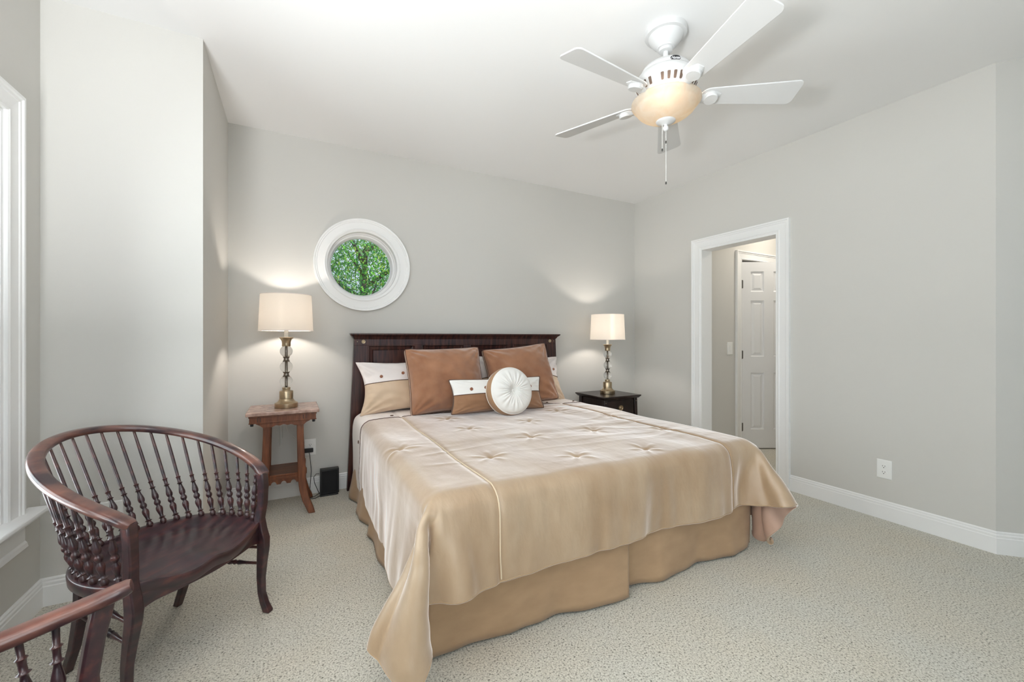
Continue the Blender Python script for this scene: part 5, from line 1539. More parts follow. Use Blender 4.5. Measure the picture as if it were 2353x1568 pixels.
    0, 0, 0, 0, 0, 0, 0, 0, 0, 0, 0, 0, 0, 0, 0, -1, 1, 0, 0, -1, 1, 0, 0, 0, 0, 0, 0, -1, 1, -1, 1, 0, 0, 1, 0, 0, 0, 0, -1, 0, 0, 0, 0, 0, 0, 0, 0, 0, 0, 0, 0, 0, 0, 0, 0, 0,
    0, 0, 0, 0, 0, 0, 0, 0, 0, 0, 0, 0, 0, 0, -1, 1, -1, 0, 0, 1, -1, 0, 0, 0, 1, 0, -1, 1, -1, 1, -1, 1, 0, 0, 0, 1, 0, -1, 1, 0, 0, -1, 0, 0, 0, 0, 0, 0, 0, 0, 0, 0, 0, 0, 0, 0,
    0, 0, 0, 0, 0, 0, 0, 0, 0, 0, 0, 0, 0, 0, 0, 0, 0, 0, 0, -1, 1, 0, 0, 0, -1, 0, 0, 0, 0, 0, 1, 0, 1, 0, 0, -1, 0, 1, -1, 1, -1, 0, 0, 0, 0, 0, 0, 0, 0, 0, 0, 0, 0, 0, 0, 0,
    0, 0, 0, 0, 0, 0, 0, 0, 0, 0, 0, 0, 0, 0, 0, 0, 0, 0, 0, 0, 0, 0, 0, -1, 0, 0, 0, 0, 1, 0, 0, 0, 0, 0, 0, 0, 0, 0, 1, -1, 1, 0, -1, 0, 0, 0, 0, 0, 0, 0, 0, 0, 0, 0, 0, 0,
    0, 0, 0, 0, 0, 0, 0, 0, 0, 0, 0, 0, 0, 0, 0, 0, 0, 0, 0, 0, 0, 1, -1, 0, 0, -1, 0, 0, 1, 0, 1, -1, 0, 0, -1, 1, 0, 0, 0, 1, 0, -1, 0, 0, 0, 0, 0, 0, 0, 0, 0, 0, 0, 0, 0, 0,
    0, 0, 0, 0, 0, 0, 0, 0, 0, 0, -1, 1, 0, 0, 0, 0, 0, 0, 0, 0, 0, 0, 1, 0, -1, 1, 0, 0, -1, 1, -1, 1, -1, 0, 0, -1, 0, 0, 0, 0, 1, 0, 0, 0, 0, 0, 0, 0, 0, 1, -1, 0, 0, 1, -1, 0,
    0, 0, 0, 0, 0, 0, 0, 0, 0, 0, 1, -1, 0, 0, 1, -1, 0, 0, -1, 1, 0, 1, -1, 0, 1, -1, 0, 1, 0, -1, 1, -1, 0, -1, 0, 0, 0, 0, 0, 1, -1, 1, 0, 0, 0, 0, 0, 0, 0, 0, 0, 0, 0, 0, 0, 0,
    0, 0, 0, 0, 0, 0, 0, 0, 0, 0, 0, 1, 0, 0, 0, -1, 0, -1, 1, 0, 0, -1, 1, 1, 0, 0, 1, -1, 0, 0, -1, 0, 0, 0, 0, -1, 0, 0, 0, 0, 2, 1, 0, 0, 0, -2, 0, 0, 0, 0, 0, 0, 0, 0, 0, 0,
    0, 0, 0, 0, 0, 0, 0, 0, 0, 0, 0, 4, 0, 1, -1, -3, -2, 1, 0, -1, 1, 0, 0, 0, 0, 1, -1, 1, 0, 0, -1, 0, 0, 0, 0, 0, 0, 0, 0, 0, 0, 4, 1, -1, 0, -4, 0, 0, 0, 0, 0, 0, 0, 0, 0, 0,
    0, 0, 0, 0, 0, 0, 0, 0, 0, 0, 0, 1, 0, -1, 0, 0, 0, -1, 0, 1, -1, 0, 1, 0, 1, 0, 0, -1, 0, 0, 0, 0, -1, 0, 0, 1, 0, 0, 0, -1, 1, -1, 0, 1, -1, 1, 0, 0, 0, 0, 0, 0, 0, 0, 0, 0,
]
raw = np.array(CLOTH, dtype=np.int64).reshape(3, GNY, GNX).transpose(1, 2, 0)
G = np.cumsum(np.cumsum(raw, axis=0), axis=1) / 1000.0
SX0, SX1, SY0, SY1 = 0.445 - 0.50, 2.355 + 0.49, 1.475 - 0.345, 3.42


def upsample(A, ax, k):
    n = A.shape[ax]
    t = np.linspace(0, n - 1, (n - 1) * k + 1)
    i = np.minimum(np.floor(t).astype(int), n - 2)
    fr = t - i
    A = np.moveaxis(A, ax, 0)
    def g(j):
        return A[np.clip(j, 0, n - 1)]
    sh = (-1,) + (1,) * (A.ndim - 1)
    fr = fr.reshape(sh)
    p0, p1, p2, p3 = g(i - 1), g(i), g(i + 1), g(i + 2)
    r = 0.5 * (2 * p1 + (p2 - p0) * fr + (2 * p0 - 5 * p1 + 4 * p2 - p3) * fr ** 2 + (3 * p1 - p0 - 3 * p2 + p3) * fr ** 3)
    return np.moveaxis(r, 0, ax)


K = 5
F = upsample(upsample(G, 0, K), 1, K)
FNY, FNX, _ = F.shape
SXs = np.linspace(SX0, SX1, FNX)
SYs = np.linspace(SY0, SY1, FNY)
SXg, SYg = np.meshgrid(SXs, SYs)


def normals(A):
    du = np.gradient(A, axis=1)
    dv = np.gradient(A, axis=0)
    n = np.cross(du, dv)
    return n / np.maximum(np.linalg.norm(n, axis=2, keepdims=True), 1e-9)


def nz2(sx, sy, seed):
    out = np.empty(sx.shape)
    for idx in np.ndindex(sx.shape):
        out[idx] = noise.noise(Vector((float(sx[idx]), float(sy[idx]), seed)))
    return out


N0 = normals(F)
disp = np.zeros((FNY, FNX))
# gentle quilting loft between seams and tufts
disp += 0.010 * nz2(SXg * 2.3, SYg * 2.0, 3.1)
disp += 0.0055 * nz2(SXg * 6.0 + SYg * 1.5, SYg * 3.2, 9.7)
# long creases lying across the top
cr = nz2(SXg * 2.2 + 0.35 * SYg, SYg * 11.0, 17.3)
ontop = np.clip((SXg - 0.50) / 0.1, 0, 1) * np.clip((2.30 - SXg) / 0.1, 0, 1) * np.clip((SYg - 1.5) / 0.15, 0, 1)
disp += 0.0030 * np.maximum(0, 1 - np.abs(cr) * 3.5) * np.clip(nz2(SXg * 1.7, SYg * 1.7, 77.0) * 3 + 0.4, 0, 1) * ontop
# vertical ripples that deepen down the foot drop
fd = np.clip((1.50 - SYg) / 0.33, 0, 1)
rp = nz2(SXg * 6.5, SYg * 1.2, 31.0) + 0.6 * nz2(SXg * 13.0, SYg * 2.0, 37.0)
disp += 0.020 * rp * fd ** 0.8
rp = nz2(SXg * 3.4, SYg * 0.8, 43.0)
disp += 0.046 * (rp + 0.22) * fd ** 0.7
# side drops
sd = np.clip((0.42 - SXg) / 0.4, 0, 1) + np.clip((SXg - 2.40) / 0.4, 0, 1)
rp = nz2(SXg * 1.5, SYg * 5.5, 51.0) + 0.5 * nz2(SXg * 2.0, SYg * 12.0, 57.0)
disp += 0.013 * rp * sd
# fan-shaped folds running down from the two foot corners of the mattress
for cxs, sg in ((0.445, -1), (2.355, 1)):
    ax_, ay_ = sg * (SXg - cxs) + 0.06, 1.475 - SYg + 0.06
    rr = np.sqrt(np.maximum(ax_, 0) ** 2 + np.maximum(ay_, 0) ** 2)
    th = np.arctan2(ay_, ax_)
    inside = np.clip(ax_ / 0.10, 0, 1) * np.clip(ay_ / 0.06, 0, 1)
    disp += 0.050 * inside * np.clip(rr / 0.5, 0, 1) * (np.sin(th * 11.0 + 0.6) * 0.55 + np.sin(th * 19.0 + 2.0) * 0.35)
# tufts
TUFTS = [(1.24, 1.67), (1.65, 1.62), (1.68, 2.08), (2.08, 1.90), (1.24, 2.11), (0.86, 1.86), (0.99, 2.46), (2.08, 2.40), (1.45, 2.50), (0.50, 2.20), (0.98, 2.85), (1.85, 2.75)]
for (tx, ty) in TUFTS:
    dx, dy = SXg - tx, SYg - ty
    r = np.sqrt(dx * dx + dy * dy) + 1e-6
    th = np.arctan2(dy, dx)
    disp -= 0.013 * np.exp(-(r / 0.014) ** 2) + 0.005 * np.exp(-(r / 0.060) ** 2)
    star = np.abs(np.cos(th * 2.5 + tx * 7)) ** 10
    disp += 0.0060 * star * np.exp(-((r - 0.05) / 0.045) ** 2)
# seams pull in
for sxp in (0.70, 2.115):
    disp -= 0.008 * np.exp(-((SXg - sxp) / 0.012) ** 2)
syb = 3.07
disp -= 0.006 * np.exp(-((SYg - syb) / 0.010) ** 2)
F2 = F + N0 * disp[..., None]
F2[..., 2] = np.maximum(F2[..., 2], 0.022)
cmf = thing('comforter', 'tan satin comforter with pale border draped over the bed', 'comforter', (OX, OY, 0))
offs = np.array([OX, OY, 0.0])


def sheet(name, j0, j1, mats, parent):
    mb = MB()
    sub = F2[j0:j1 + 1] - offs
    n1, n2 = sub.shape[:2]
    mb.v = [tuple(map(float, p)) for p in sub.reshape(-1, 3)]
    mb.f = [(j * n2 + i, j * n2 + i + 1, (j + 1) * n2 + i + 1, (j + 1) * n2 + i) for j in range(n1 - 1) for i in range(n2 - 1)]
    mb.mi = [0] * len(mb.f)
    me = bpy.data.meshes.new(name)
    me.from_pydata(mb.v, [], mb.f)
    for m in mats:
        me.materials.append(m)
    me.shade_smooth()
    o = bpy.data.objects.new(name, me)
    COL.objects.link(o)
    o.parent = parent
    s = o.modifiers.new('solid', 'SOLIDIFY')
    s.thickness = 0.016
    s.offset = -0.6
    s.use_rim = True
    s.material_offset = 1
    s.material_offset_rim = 0
    u = o.modifiers.new('sub', 'SUBSURF')
    u.levels = u.render_levels = 1
    return o


jb = int(np.argmin(np.abs(SYs - syb)))
sheet('comforter_body', 0, jb, [M['comforter'], M['comforter_under']], cmf)
sheet('pale_border', jb, FNY - 1, [M['comforter_white'], M['comforter_white']], cmf)
N2 = normals(F2)


def on_sheet(i, j, off):
    p = F2[j, i] + N2[j, i] * off - offs
    return tuple(map(float, p))


for sxp, mt in ((0.70, M['piping_light']), (2.115, M['piping_tan'])):
    i = int(np.argmin(np.abs(SXs - sxp)))
    mb = MB()
    mb.tube([on_sheet(i, j, 0.0080) for j in range(2, jb, 2)], 0.0031, 7)
    mb.build('seam_piping', mt, cmf, smooth=True)
mb = MB()
pts = []
for i in range(2, FNX - 2):
    p = Vector(on_sheet(i, jb, 0.008))
    pts.append(p + Vector((0, 0.0025 * math.sin(i * 1.9), 0)))
mb.tube(pts, 0.0026, 6)
mb.build('border_piping', M['piping_dark'], cmf, smooth=True)
for xs_ in (0.30, 0.64, 0.96, 1.30, 1.64, 1.98, 2.26):
    i = int(np.argmin(np.abs(SXs - xs_)))
    a, b = Vector(on_sheet(i - 1, jb + 3, 0.010)), Vector(on_sheet(i + 1, jb + 3, 0.010))
    mb = MB()
    d = (b - a).normalized() * 0.012
    c = (a + b) / 2
    mb.tube([c - d, c - d * 0.5, c + d * 0.5, c + d], [0.002, 0.0042, 0.0042, 0.002], 8)
    mb.build('toggle', M['piping_dark'], cmf, smooth=True)
# hem piping
mb = MB()
mb.tube([on_sheet(i, 1, 0.0) for i in range(1, FNX - 1, 2)], 0.0042, 7)
mb.tube([on_sheet(1, j, 0.0) for j in range(1, jb, 2)], 0.0042, 7)
mb.tube([on_sheet(FNX - 2, j, 0.0) for j in range(1, jb, 2)], 0.0042, 7)
mb.build('hem_piping', M['piping_tan'], cmf, smooth=True)


# ------------------------------------------------------------------ pillows
def pillow_surface(w, h, t, ear=0.06, wr=0.006, seed=0.0, n=56, power=2.4, sag=0.0):
    """returns front grid, back grid (n x n) with a shared seam; x width, z up (0..h), y thickness (front = -y)"""
    U = np.linspace(-1, 1, n)
    X, Zz = np.meshgrid(U, U)
    # outline with pulled-in edges between pointed corners
    ox = X * (w / 2) * (1 - ear * (1 - Zz ** 2) ** 1.0 * np.abs(X) ** 3)
    oz = Zz * (h / 2) * (1 - ear * (1 - X ** 2) ** 1.0 * np.abs(Zz) ** 3)
    corner = (np.abs(X) ** 9) * (np.abs(Zz) ** 9)
    ox = ox * (1 - 0.030 * corner)
    oz = oz * (1 - 0.030 * corner)
    prof = np.clip((1 - np.abs(X) ** power), 0, 1) ** 0.62 * np.clip((1 - np.abs(Zz) ** power), 0, 1) ** 0.62
    prof = prof * (1 - sag * Zz)
    edge = np.exp(-(1 - np.abs(X)) * 5) + np.exp(-(1 - np.abs(Zz)) * 5)
    res = []
    for s in (-1, 1):
        wn = nz2(X * 1.6, Zz * 1.6, seed + s) * wr * 2.0 + nz2(X * 4.0 + Zz, Zz * 4.5, seed + 2 * s) * wr * 0.9
        # radiating creases from the corners and puckers along the seam
        ang = np.arctan2(np.abs(Zz) - 1.05, np.abs(X) - 1.05)
        wn += wr * 0.9 * np.sin(ang * 16 + seed) * np.exp(-((1.0 - np.abs(X)) ** 2 + (1.0 - np.abs(Zz)) ** 2) * 2.2)
        wn += wr * 0.7 * nz2(X * 9, Zz * 9, seed + 5) * edge
        y = s * (t / 2) * prof + s * wn * np.clip(prof * 4, 0, 1)
        g = np.stack([ox, y, oz + h / 2], axis=2)
        res.append(g)
    return res


def grid_obj(name, g, m, parent, rows=None, sub=1, solid=0.0):
    mb = MB()
    a, b = (0, g.shape[0] - 1) if rows is None else rows
    gg = g[a:b + 1]
    n1, n2 = gg.shape[:2]
    mb.add([tuple(map(float, p)) for p in gg.reshape(-1, 3)], [(j * n2 + i, j * n2 + i + 1, (j + 1) * n2 + i + 1, (j + 1) * n2 + i) for j in range(n1 - 1) for i in range(n2 - 1)])
    return mb


def closed_pillow(front, back):
    mb = MB()
    n1, n2 = front.shape[:2]
    v = [tuple(map(float, p)) for p in front.reshape(-1, 3)]
    idx2 = {}
    for j in range(n1):
        for i in range(n2):
            if j in (0, n1 - 1) or i in (0, n2 - 1):
                idx2[(j, i)] = j * n2 + i
            else:
                idx2[(j, i)] = len(v)
                v.append(tuple(map(float, back[j, i])))
    f = [(j * n2 + i, j * n2 + i + 1, (j + 1) * n2 + i + 1, (j + 1) * n2 + i) for j in range(n1 - 1) for i in range(n2 - 1)]
    f += [(idx2[(j, i)], idx2[(j + 1, i)], idx2[(j + 1, i + 1)], idx2[(j, i + 1)]) for j in range(n1 - 1) for i in range(n2 - 1)]
    mb.add(v, f)
    return mb


def seam_loop(front):
    n1, n2 = front.shape[:2]
    loop = [front[0, i] for i in range(n2)] + [front[j, -1] for j in range(1, n1)] + [front[-1, i] for i in range(n2 - 2, -1, -1)] + [front[j, 0] for j in range(n1 - 2, 0, -1)]
    return [tuple(map(float, p)) for p in loop]


def button(parent, pos, r=0.012):
    mb = MB()
    T = Matrix.Translation(pos) @ Matrix.Rotation(PI / 2, 4, 'X')
    mb.lathe([(0.0, 0.004), (r * 0.30, 0.0035), (r * 0.55, 0.0048), (r * 0.8, 0.0055), (r, 0.003), (r, -0.002)], 24, T=T)
    mb.build('button', M['button'], parent, smooth=True, angle=40)


def two_tone(name, label, cat, loc, rot, w, h, t, split, m_top, m_bot, m_pipe, buttons, seed, ear=0.10, edge_pipe=None, wr=0.007, br=0.012):
    th = thing(name, label, cat, loc, rot=rot)
    n = 56
    fr, bk = pillow_surface(w, h, t, ear=ear, wr=wr, seed=seed, n=n)
    js = int(split * (n - 1))
    # the colour seam dips towards the sides
    mb = MB()
    mb2 = MB()
    for g in (fr, bk):
        v = [tuple(map(float, p)) for p in g.reshape(-1, 3)]
        fa = []
        fb = []
        for j in range(n - 1):
            for i in range(n - 1):
                (fa if j >= js else fb).append((j * n + i, j * n + i + 1, (j + 1) * n + i + 1, (j + 1) * n + i))
        mb.add(v, fb)
        mb2.add(v, fa)
    for q, nm, mm in ((mb, 'pillow_body', m_bot), (mb2, 'buttoned_flap', m_top)):
        o = q.build(nm, mm, th, smooth=True, angle=180)
        bm = bmesh.new()
        bm.from_mesh(o.data)
        bmesh.ops.delete(bm, geom=[v_ for v_ in bm.verts if not v_.link_faces], context='VERTS')
        bmesh.ops.remove_doubles(bm, verts=bm.verts, dist=1e-5)
        bmesh.ops.recalc_face_normals(bm, faces=bm.faces)
        bm.to_mesh(o.data)
        bm.free()
        s = o.modifiers.new('sub', 'SUBSURF')
        s.levels = s.render_levels = 1
    mbp = MB()
    mbp.tube([tuple(map(float, fr[js, i] + np.array([0, -0.002, 0]))) for i in range(n)], 0.0028, 7)
    mbp.build('flap_piping', m_pipe, th, smooth=True)
    if edge_pipe:
        mbp = MB()
        mbp.tube(seam_loop(fr), 0.0036, 7, closed=True)
        mbp.build('edge_piping', edge_pipe, th, smooth=True)
    for (u, vv) in buttons:
        i = int((u + 1) / 2 * (n - 1))
        j = int(vv * (n - 1))
        p = fr[j, i]
        button(th, (float(p[0]), float(p[1]) - 0.001, float(p[2])), br)
    return th


ZB = 0.618
rad = math.radians
two_tone('pillow_sham', 'pale and tan pillow sham with copper buttons at the left of the headboard', 'pillow', (0.848, 3.275, ZB), (rad(-22), rad(-1.5), 0),
         0.84, 0.445, 0.17, 0.55, M['pill_white'], M['pill_tan'], M['piping_dark'], [(-0.56, 0.66), (-0.14, 0.68), (0.28, 0.67), (0.68, 0.66)], 2.0, ear=0.16, wr=0.011)
two_tone('pillow_sham', 'pale and tan pillow sham mostly hidden at the right of the headboard', 'pillow', (1.868, 3.290, ZB), (rad(-22), rad(1.5), 0),
         0.92, 0.450, 0.17, 0.52, M['pill_white'], M['pill_tan'], M['piping_dark'], [(-0.62, 0.66), (-0.2, 0.67), (0.22, 0.67), (0.80, 0.66)], 8.0, ear=0.13, wr=0.012)


def square_cushion(label, loc, rot, w, h, t, seed):
    th = thing('throw_pillow', label, 'pillow', loc, rot=rot, group='brown suede square pillows')
    fr, bk = pillow_surface(w, h, t, ear=0.060, wr=0.011, seed=seed, n=56, power=3.0)
    band = 0.030
    fr2, bk2 = fr.copy(), bk.copy()
    fr2[..., 1] -= band / 2
    bk2[..., 1] += band / 2
    for nm, g in (('front_panel', fr2), ('back_panel', bk2)):
        mb = grid_obj(nm, g, None, None)
        o = mb.build(nm, M['pill_brown'] if nm == 'front_panel' else M['gusset'], th, smooth=True, angle=180)
        s = o.modifiers.new('sub', 'SUBSURF')
        s.levels = s.render_levels = 1
    la, lb = seam_loop(fr2), seam_loop(bk2)
    mb = MB()
    n = len(la)
    v = la + [tuple((np.array(a) + np.array(b)) / 2 * np.array([1, 1, 1])) for a, b in zip(la, lb)] + lb
    f = []
    for i in range(n):
        j = (i + 1) % n
        f.append((i, j, n + j, n + i))
        f.append((n + i, n + j, 2 * n + j, 2 * n + i))
    mb.add(v, f)
    mb.build('side_band', M['gusset'], th, smooth=True, angle=60)
    for nm, lp in (('front_piping', la), ('back_piping', lb)):
        mb = MB()
        mb.tube(lp, 0.0032, 7, closed=True)
        mb.build(nm, M['piping_dark'], th, smooth=True)
    return th


square_cushion('brown suede square pillow standing in front of the left sham', (1.080, 3.055, ZB + 0.012), (rad(-20), rad(-1.0), rad(1)), 0.625, 0.520, 0.20, 1.3)
square_cushion('brown suede square pillow tilted in front of the right sham', (1.785, 3.105, ZB + 0.010), (rad(-20), rad(-5.5), rad(-4)), 0.62, 0.530, 0.20, 5.1)

two_tone('lumbar_pillow', 'small oblong pillow with white buttoned flap and brown lower half', 'pillow', (1.410, 2.870, ZB + 0.020), (rad(-16), rad(0.5), rad(-1)),
         0.80, 0.262, 0.13, 0.53, M['pill_cream'], M['pill_brown2'], M['piping_dark'], [(-0.58, 0.68), (-0.30, 0.70), (0.12, 0.70), (0.70, 0.68)], 4.0, ear=0.085, edge_pipe=M['piping_dark'], wr=0.005, br=0.0125)

# round pillow with a pleated face
rp_ = thing('round_pillow', 'round white pleated pillow with tan side band and centre button', 'pillow', (1.440, 2.735, ZB + 0.016), rot=(rad(-14), 0, rad(4)))
RR, HT = 0.172, 0.042
for s, nm in ((-1, 'pleated_face'), (1, 'back_face')):
    mb = MB()
    seg, rn = 180, 22
    v = []
    for k in range(seg):
        a = 2 * PI * k / seg
        for i in range(rn):
            r = i / (rn - 1)
            pl = 0.0048 * math.sin(a * 30 + 3.0 * math.sin(a * 2 + 1)) * math.exp(-((r - 0.36) / 0.30) ** 2) + 0.0030 * math.sin(a * 17 + 2) * math.exp(-((r - 0.62) / 0.25) ** 2)
            dome = 0.046 * (max(0.0, 1 - r ** 3.4)) ** 0.5 * (1 - 0.78 * math.exp(-(r / 0.20) ** 2))
            y = s * (HT + dome + pl)
            v.append((r * RR * math.cos(a), y, RR + r * RR * math.sin(a)))
    f = []
    for k in range(seg):
        j = (k + 1) % seg
        for i in range(rn - 1):
            f.append((k * rn + i, j * rn + i, j * rn + i + 1, k * rn + i + 1))
    mb.add(v, f)
    mb.build(nm, M['pill_cream'], rp_, smooth=True, angle=180)
mb = MB()
seg = 96
rings = []
for y, r in ((-HT, RR), (-HT * 0.5, RR + 0.007), (0, RR + 0.009), (HT * 0.5, RR + 0.007), (HT, RR)):
    rings.append([(r * math.cos(2 * PI * k / seg), y, RR + r * math.sin(2 * PI * k / seg)) for k in range(seg)])
mb.loft(rings, cap=False)
mb.build('side_band', M['gusset_tan'], rp_, smooth=True, angle=60)
for y in (-HT, HT):
    mb = MB()
    mb.tube([(RR * math.cos(2 * PI * k / 96), y, RR + RR * math.sin(2 * PI * k / 96)) for k in range(96)], 0.0035, 7, closed=True)
    mb.build('edge_piping', M['pill_cream'], rp_, smooth=True)
mb = MB()
T = Matrix.Translation((0, -HT - 0.012, RR)) @ Matrix.Rotation(PI / 2, 4, 'X')
mb.lathe([(0.0, 0.006), (0.007, 0.005), (0.011, 0.002), (0.011, -0.004)], 24, T=T)
mb.build('centre_button', M['pill_cream'], rp_, smooth=True)

# ------------------------------------------------------------------ spindle back armchairs
ZS, AS, BS, PS = 0.404, 0.270, 0.2811, 2.0582
AR, BR_, DR, PR, Z0R, Z1R, ER = 0.2993, 0.436, 0.0683, 2.0703, 0.627, 0.8225, 0.8267


def rail_pt(ph, BR_=BR_, Z1R=Z1R, ER=ER):
    s = max(0.0, min(1.0, (math.cos(ph) - math.cos(PR)) / (1 - math.cos(PR))))
    return Vector((AR * math.sin(ph), DR + BR_ * math.cos(ph), Z0R + (Z1R - Z0R) * s ** ER))


def base_pt(ph):
    return Vector((AS * math.sin(ph), BS * math.cos(ph), ZS))


def spindle_prof(Lg):
    p = [(0.0060, -0.006), (0.0105, 0.0), (0.0118, 0.008), (0.0085, 0.016), (0.0072, 0.019), (0.0128, 0.0225), (0.0072, 0.026), (0.0066, 0.034), (0.0095, 0.046), (0.0120, 0.058), (0.0115, 0.067),
         (0.0068, 0.0755), (0.0066, 0.0775), (0.0108, 0.084), (0.0122, 0.090), (0.0105, 0.0965), (0.0066, 0.1025), (0.0105, 0.110), (0.0117, 0.119), (0.0098, 0.131), (0.0066, 0.146), (0.0058, 0.154),
         (0.0112, 0.158), (0.0066, 0.161), (0.0062, 0.174), (0.0072, 0.183), (0.0098, 0.1865), (0.0056, 0.190)]
    p += [(0.0060, 0.21), (0.0062, 0.5 * (0.21 + Lg)), (0.0048, Lg)]
    return p


def make_armchair(label, loc, rot, scroll=False):
    ch = thing('spindle_armchair', label, 'armchair', loc, rot, 'dark spindle back armchairs')
    # seat
    outline = []
    for ph in np.linspace(-PS - 0.02, PS + 0.02, 61):
        p = Vector((AS * math.sin(ph), BS * math.cos(ph)))
        outline.append(p * 1.075)
    a, b = outline[-1], outline[0]
    for u in np.linspace(0, 1, 42)[1:-1]:
        p = a.lerp(b, float(u))
        p.y -= 0.050 * math.sin(PI * u) ** 0.8
        outline.append(p)
    c = Vector((0.0, 0.02))
    n = len(outline)
    rs = [0.06, 0.14, 0.24, 0.36, 0.48, 0.6, 0.7, 0.78, 0.85, 0.91, 0.96, 0.99, 1.0]
    def top_z(p, r):
        fr = max(0.0, min(1.0, (-p.y - 0.02) / 0.14))
        side = 1 - max(0.0, min(1.0, (r - 0.70) / 0.24)) ** 1 * (1 - fr * (1 - min(1.0, abs(p.x) / 0.225) ** 2))
        side = max(0.0, side)
        side = side * side * (3 - 2 * side)
        ridge = math.exp(-(p.x / 0.045) ** 2) * fr
        return ZS - 0.024 * side * (1 - 0.55 * ridge) - 0.010 * fr * side
    mb = MB()
    v = []
    for r in rs:
        for k in range(n):
            p = c + (outline[k] - c) * r
            v.append((p.x, p.y, top_z(p, r) - (0.003 if r == 1.0 else 0)))
    m_ = len(rs)
    for dz, sc in ((-0.010, 1.004), (-0.034, 0.996), (-0.042, 0.975)):
        for k in range(n):
            p = c + (outline[k] - c) * sc
            v.append((p.x, p.y, min(ZS - 0.0, top_z(p, 1.0)) + dz))
    f = []
    for i in range(m_ + 2):
        for k in range(n):
            j = (k + 1) % n
            f.append((i * n + k, i * n + j, (i + 1) * n + j, (i + 1) * n + k))
    f.append(tuple((m_ + 2) * n + k for k in range(n)))
    f.append(tuple(reversed(range(n))))
    mb.add(v, f)
    o = mb.build('seat', M['chair'], ch, smooth=True, angle=50)
    # front apron, arched
    mb = MB()
    ringt = []
    nn = 33
    vv = []
    for k in range(nn):
        u = k / (nn - 1)
        p = a.lerp(b, u)
        p.y -= 0.046 * math.sin(PI * u) ** 0.8
        w_ = abs(u - 0.5) * 2
        zt = ZS - 0.038 - 0.006 * (1 - w_)
        zb = 0.322 + 0.004 * w_ - 0.030 * max(0, (w_ - 0.70) / 0.30) ** 1.6
        for (dy, z) in ((0.002, zt), (0.022, zt), (0.022, zb), (0.002, zb)):
            vv.append((p.x, p.y + dy, z))
    ff = []
    for k in range(nn - 1):
        for q in range(4):
            q2 = (q + 1) % 4
            ff.append((k * 4 + q, k * 4 + q2, (k + 1) * 4 + q2, (k + 1) * 4 + q))
    ff.append((0, 1, 2, 3))
    ff.append(((nn - 1) * 4 + 3, (nn - 1) * 4 + 2, (nn - 1) * 4 + 1, (nn - 1) * 4))
    mb.add(vv, ff)
    mb.build('apron', M['chair'], ch, bevel=0.003)
    # curved top rail and arms
    mb = MB()
    phs = list(np.linspace(-PR, PR, 81))
    shp = (0.444, 0.641, 0.829) if scroll else (BR_, Z1R, ER)
    P = [rail_pt(ph, *shp) for ph in phs]
    e0 = (P[0] - P[2]).normalized()
    e1 = (P[-1] - P[-3]).normalized()
    if scroll:
        P = [P[0] + e0 * d_ for d_ in (0.062, 0.054, 0.036, 0.018)] + P + [P[-1] + e1 * d_ for d_ in (0.018, 0.036, 0.054, 0.062)]
        run = [0.0]
        for i in range(1, len(P)):
            run.append(run[-1] + (P[i] - P[i - 1]).length)
        # the arms sweep up towards their rounded ends
        P = [p + Vector((0, 0, 0.050 * (max(0.0, 1 - r_ / 0.26) ** 1.7 + max(0.0, 1 - (run[-1] - r_) / 0.26) ** 1.7) + 0.006)) for p, r_ in zip(P, run)]
    else:
        P = [P[0] + e0 * 0.030, P[0] + e0 * 0.022] + P + [P[-1] + e1 * 0.022, P[-1] + e1 * 0.030]
    tops = P[4:-4] if scroll else P[2:-2]
    rings = []
    for i, p in enumerate(P):
        t_ = (P[min(i + 1, len(P) - 1)] - P[max(i - 1, 0)]).normalized()
        out = Vector((t_.y, -t_.x, 0)).normalized()
        if out.dot(Vector((p.x, p.y - 0.05, 0))) < 0:
            out = -out
        up = t_.cross(out)
        if up.z < 0:
            up = -up
        s = 0.72 if i in (0, len(P) - 1) else (0.92 if i in (1, len(P) - 2) else 1.0)
        w_, h_ = 0.0232 * s, 0.0145 * s
        sec = []
        for k in range(16):
            a_ = 2 * PI * k / 16
            cxx, szz = math.cos(a_), math.sin(a_)
            ex = 0.62
            X_ = math.copysign(abs(cxx) ** ex, cxx) * w_
            Z_ = math.copysign(abs(szz) ** ex, szz) * h_
            sec.append(tuple(p + out * X_ + up * (Z_ - 0.012)))
        rings.append(sec)
    mb.loft(rings)
    mb.build('arm_rail', M['arm_wood'], ch, smooth=True, angle=50)
    # front legs run up as arm posts
    for sx in (-1, 1):
        mb = MB()
        rings = []
        if scroll:
            sect = ((0.262, -0.166, 0.650, 0.014, 0.018), (0.262, -0.152, 0.575, 0.014, 0.016), (0.260, -0.142, 0.505, 0.014, 0.016), (0.254, -0.143, 0.440, 0.015, 0.019), (0.249, -0.135, 0.390, 0.016, 0.030),
                    (0.249, -0.158, 0.340, 0.017, 0.027), (0.251, -0.160, 0.290, 0.0165, 0.021), (0.254, -0.150, 0.220, 0.0150, 0.018), (0.257, -0.142, 0.150, 0.0135, 0.015), (0.259, -0.143, 0.085, 0.0125, 0.014),
                    (0.261, -0.155, 0.040, 0.0130, 0.016), (0.263, -0.170, 0.0, 0.0135, 0.016))
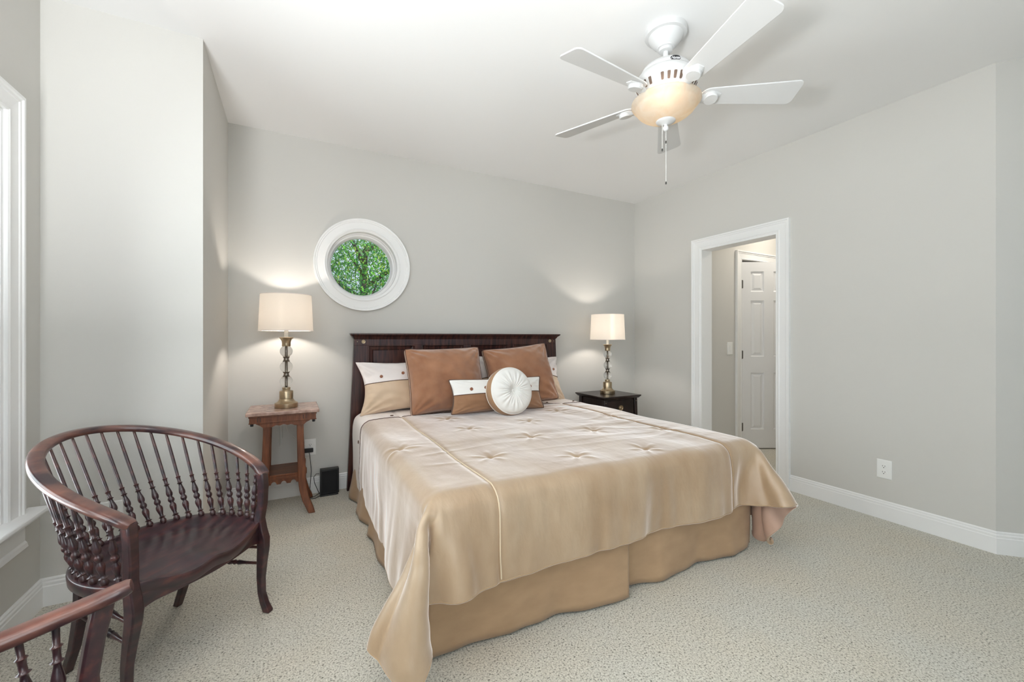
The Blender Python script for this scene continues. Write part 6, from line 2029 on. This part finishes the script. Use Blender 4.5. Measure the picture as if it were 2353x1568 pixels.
        for (x, y, z, hw, hd) in sect if scroll else ((0.256, -0.146, 0.612, 0.0165, 0.019), (0.256, -0.153, 0.560, 0.0155, 0.018), (0.253, -0.153, 0.480, 0.0150, 0.017), (0.248, -0.143, 0.415, 0.0155, 0.018), (0.247, -0.150, 0.370, 0.017, 0.021),
                                  (0.249, -0.160, 0.330, 0.0175, 0.023), (0.251, -0.160, 0.290, 0.0165, 0.021), (0.254, -0.150, 0.220, 0.0150, 0.018), (0.257, -0.142, 0.150, 0.0135, 0.015), (0.259, -0.143, 0.085, 0.0125, 0.014),
                                  (0.261, -0.155, 0.040, 0.0130, 0.016), (0.263, -0.170, 0.010, 0.0145, 0.018), (0.263, -0.172, 0.0, 0.0135, 0.016)):
            rings.append([(sx * (x - hw), y - hd, z), (sx * (x + hw), y - hd, z), (sx * (x + hw), y + hd, z), (sx * (x - hw), y + hd, z)])
        mb.loft(rings)
        mb.build('front_leg', M['chair'], ch, bevel=0.005, seg=3)
        mb = MB()
        rings = []
        for (x, y, z, hw, hd) in ((0.190, 0.180, 0.375, 0.018, 0.018), (0.191, 0.184, 0.28, 0.017, 0.017), (0.192, 0.192, 0.20, 0.016, 0.016), (0.193, 0.215, 0.10, 0.0145, 0.0145), (0.194, 0.255, 0.0, 0.0135, 0.0135)):
            rings.append([(sx * (x - hw), y - hd, z), (sx * (x + hw), y - hd, z), (sx * (x + hw), y + hd, z), (sx * (x - hw), y + hd, z)])
        mb.loft(rings)
        mb.build('back_leg', M['chair'], ch, bevel=0.004)
        for z in (0.285, 0.215):
            A_, B_ = Vector((sx * 0.253, -0.150, z)), Vector((sx * 0.192, 0.190, z))
            Lg = (B_ - A_).length
            q = (B_ - A_).to_track_quat('Z', 'Y').to_matrix().to_4x4()
            T = Matrix.Translation(A_) @ q
            m2 = Lg / 2
            pr_ = [(0.006, 0), (0.0065, m2 * 0.45), (0.0105, m2 * 0.62), (0.0065, m2 * 0.66), (0.011, m2 * 0.72), (0.007, m2 * 0.77), (0.0115, m2 * 0.86), (0.007, m2 * 0.94), (0.012, m2)]
            pr_ += [(r, Lg - z_) for r, z_ in pr_[::-1][1:]]
            mb = MB()
            mb.lathe(pr_, 16, T=T)
            mb.build('stretcher', M['chair'], ch, smooth=True, angle=60)
    mb = MB()
    mb.tube([(-0.19, 0.19, 0.25), (-0.06, 0.19, 0.25), (0, 0.19, 0.25), (0.06, 0.19, 0.25), (0.19, 0.19, 0.25)], [0.006, 0.009, 0.012, 0.009, 0.006], 12)
    mb.build('stretcher', M['chair'], ch, smooth=True)
    # spindles
    NS = 35 if scroll else 25
    # equal spacing along the seat edge
    fine = np.linspace(-PS, PS, 400)
    bp = [base_pt(q_) for q_ in fine]
    ln = [0.0]
    for i in range(1, 400):
        ln.append(ln[-1] + (bp[i] - bp[i - 1]).length)
    for k in range(NS):
        s = ln[-1] * (0.030 + 0.940 * k / (NS - 1))
        i = int(np.searchsorted(ln, s))
        q_ = float(fine[min(i, 399)])
        B0 = base_pt(q_)
        fi = (q_ / PS + 1) / 2 * (len(tops) - 1)
        i0 = min(int(fi), len(tops) - 2)
        T0 = tops[i0].lerp(tops[i0 + 1], fi - i0) + Vector((0, 0, -0.016))
        Lg = (T0 - B0).length
        Tq = Matrix.Translation(B0) @ (T0 - B0).to_track_quat('Z', 'Y').to_matrix().to_4x4()
        mb = MB()
        mb.lathe(spindle_prof(Lg), 16, T=None)
        sp_ = mb.build('spindle', M['chair'], ch, smooth=True, angle=60)
        sp_.matrix_local = Tq
    return ch


chair1 = make_armchair('dark spindle back armchair facing the bed beside the marble topped table', (-0.3999, 2.0431, 0), 0.8286)
make_armchair('second spindle back armchair with scrolled arm, only the arm and post showing below the window', (-0.380, 0.870, 0), 2.045, scroll=True)
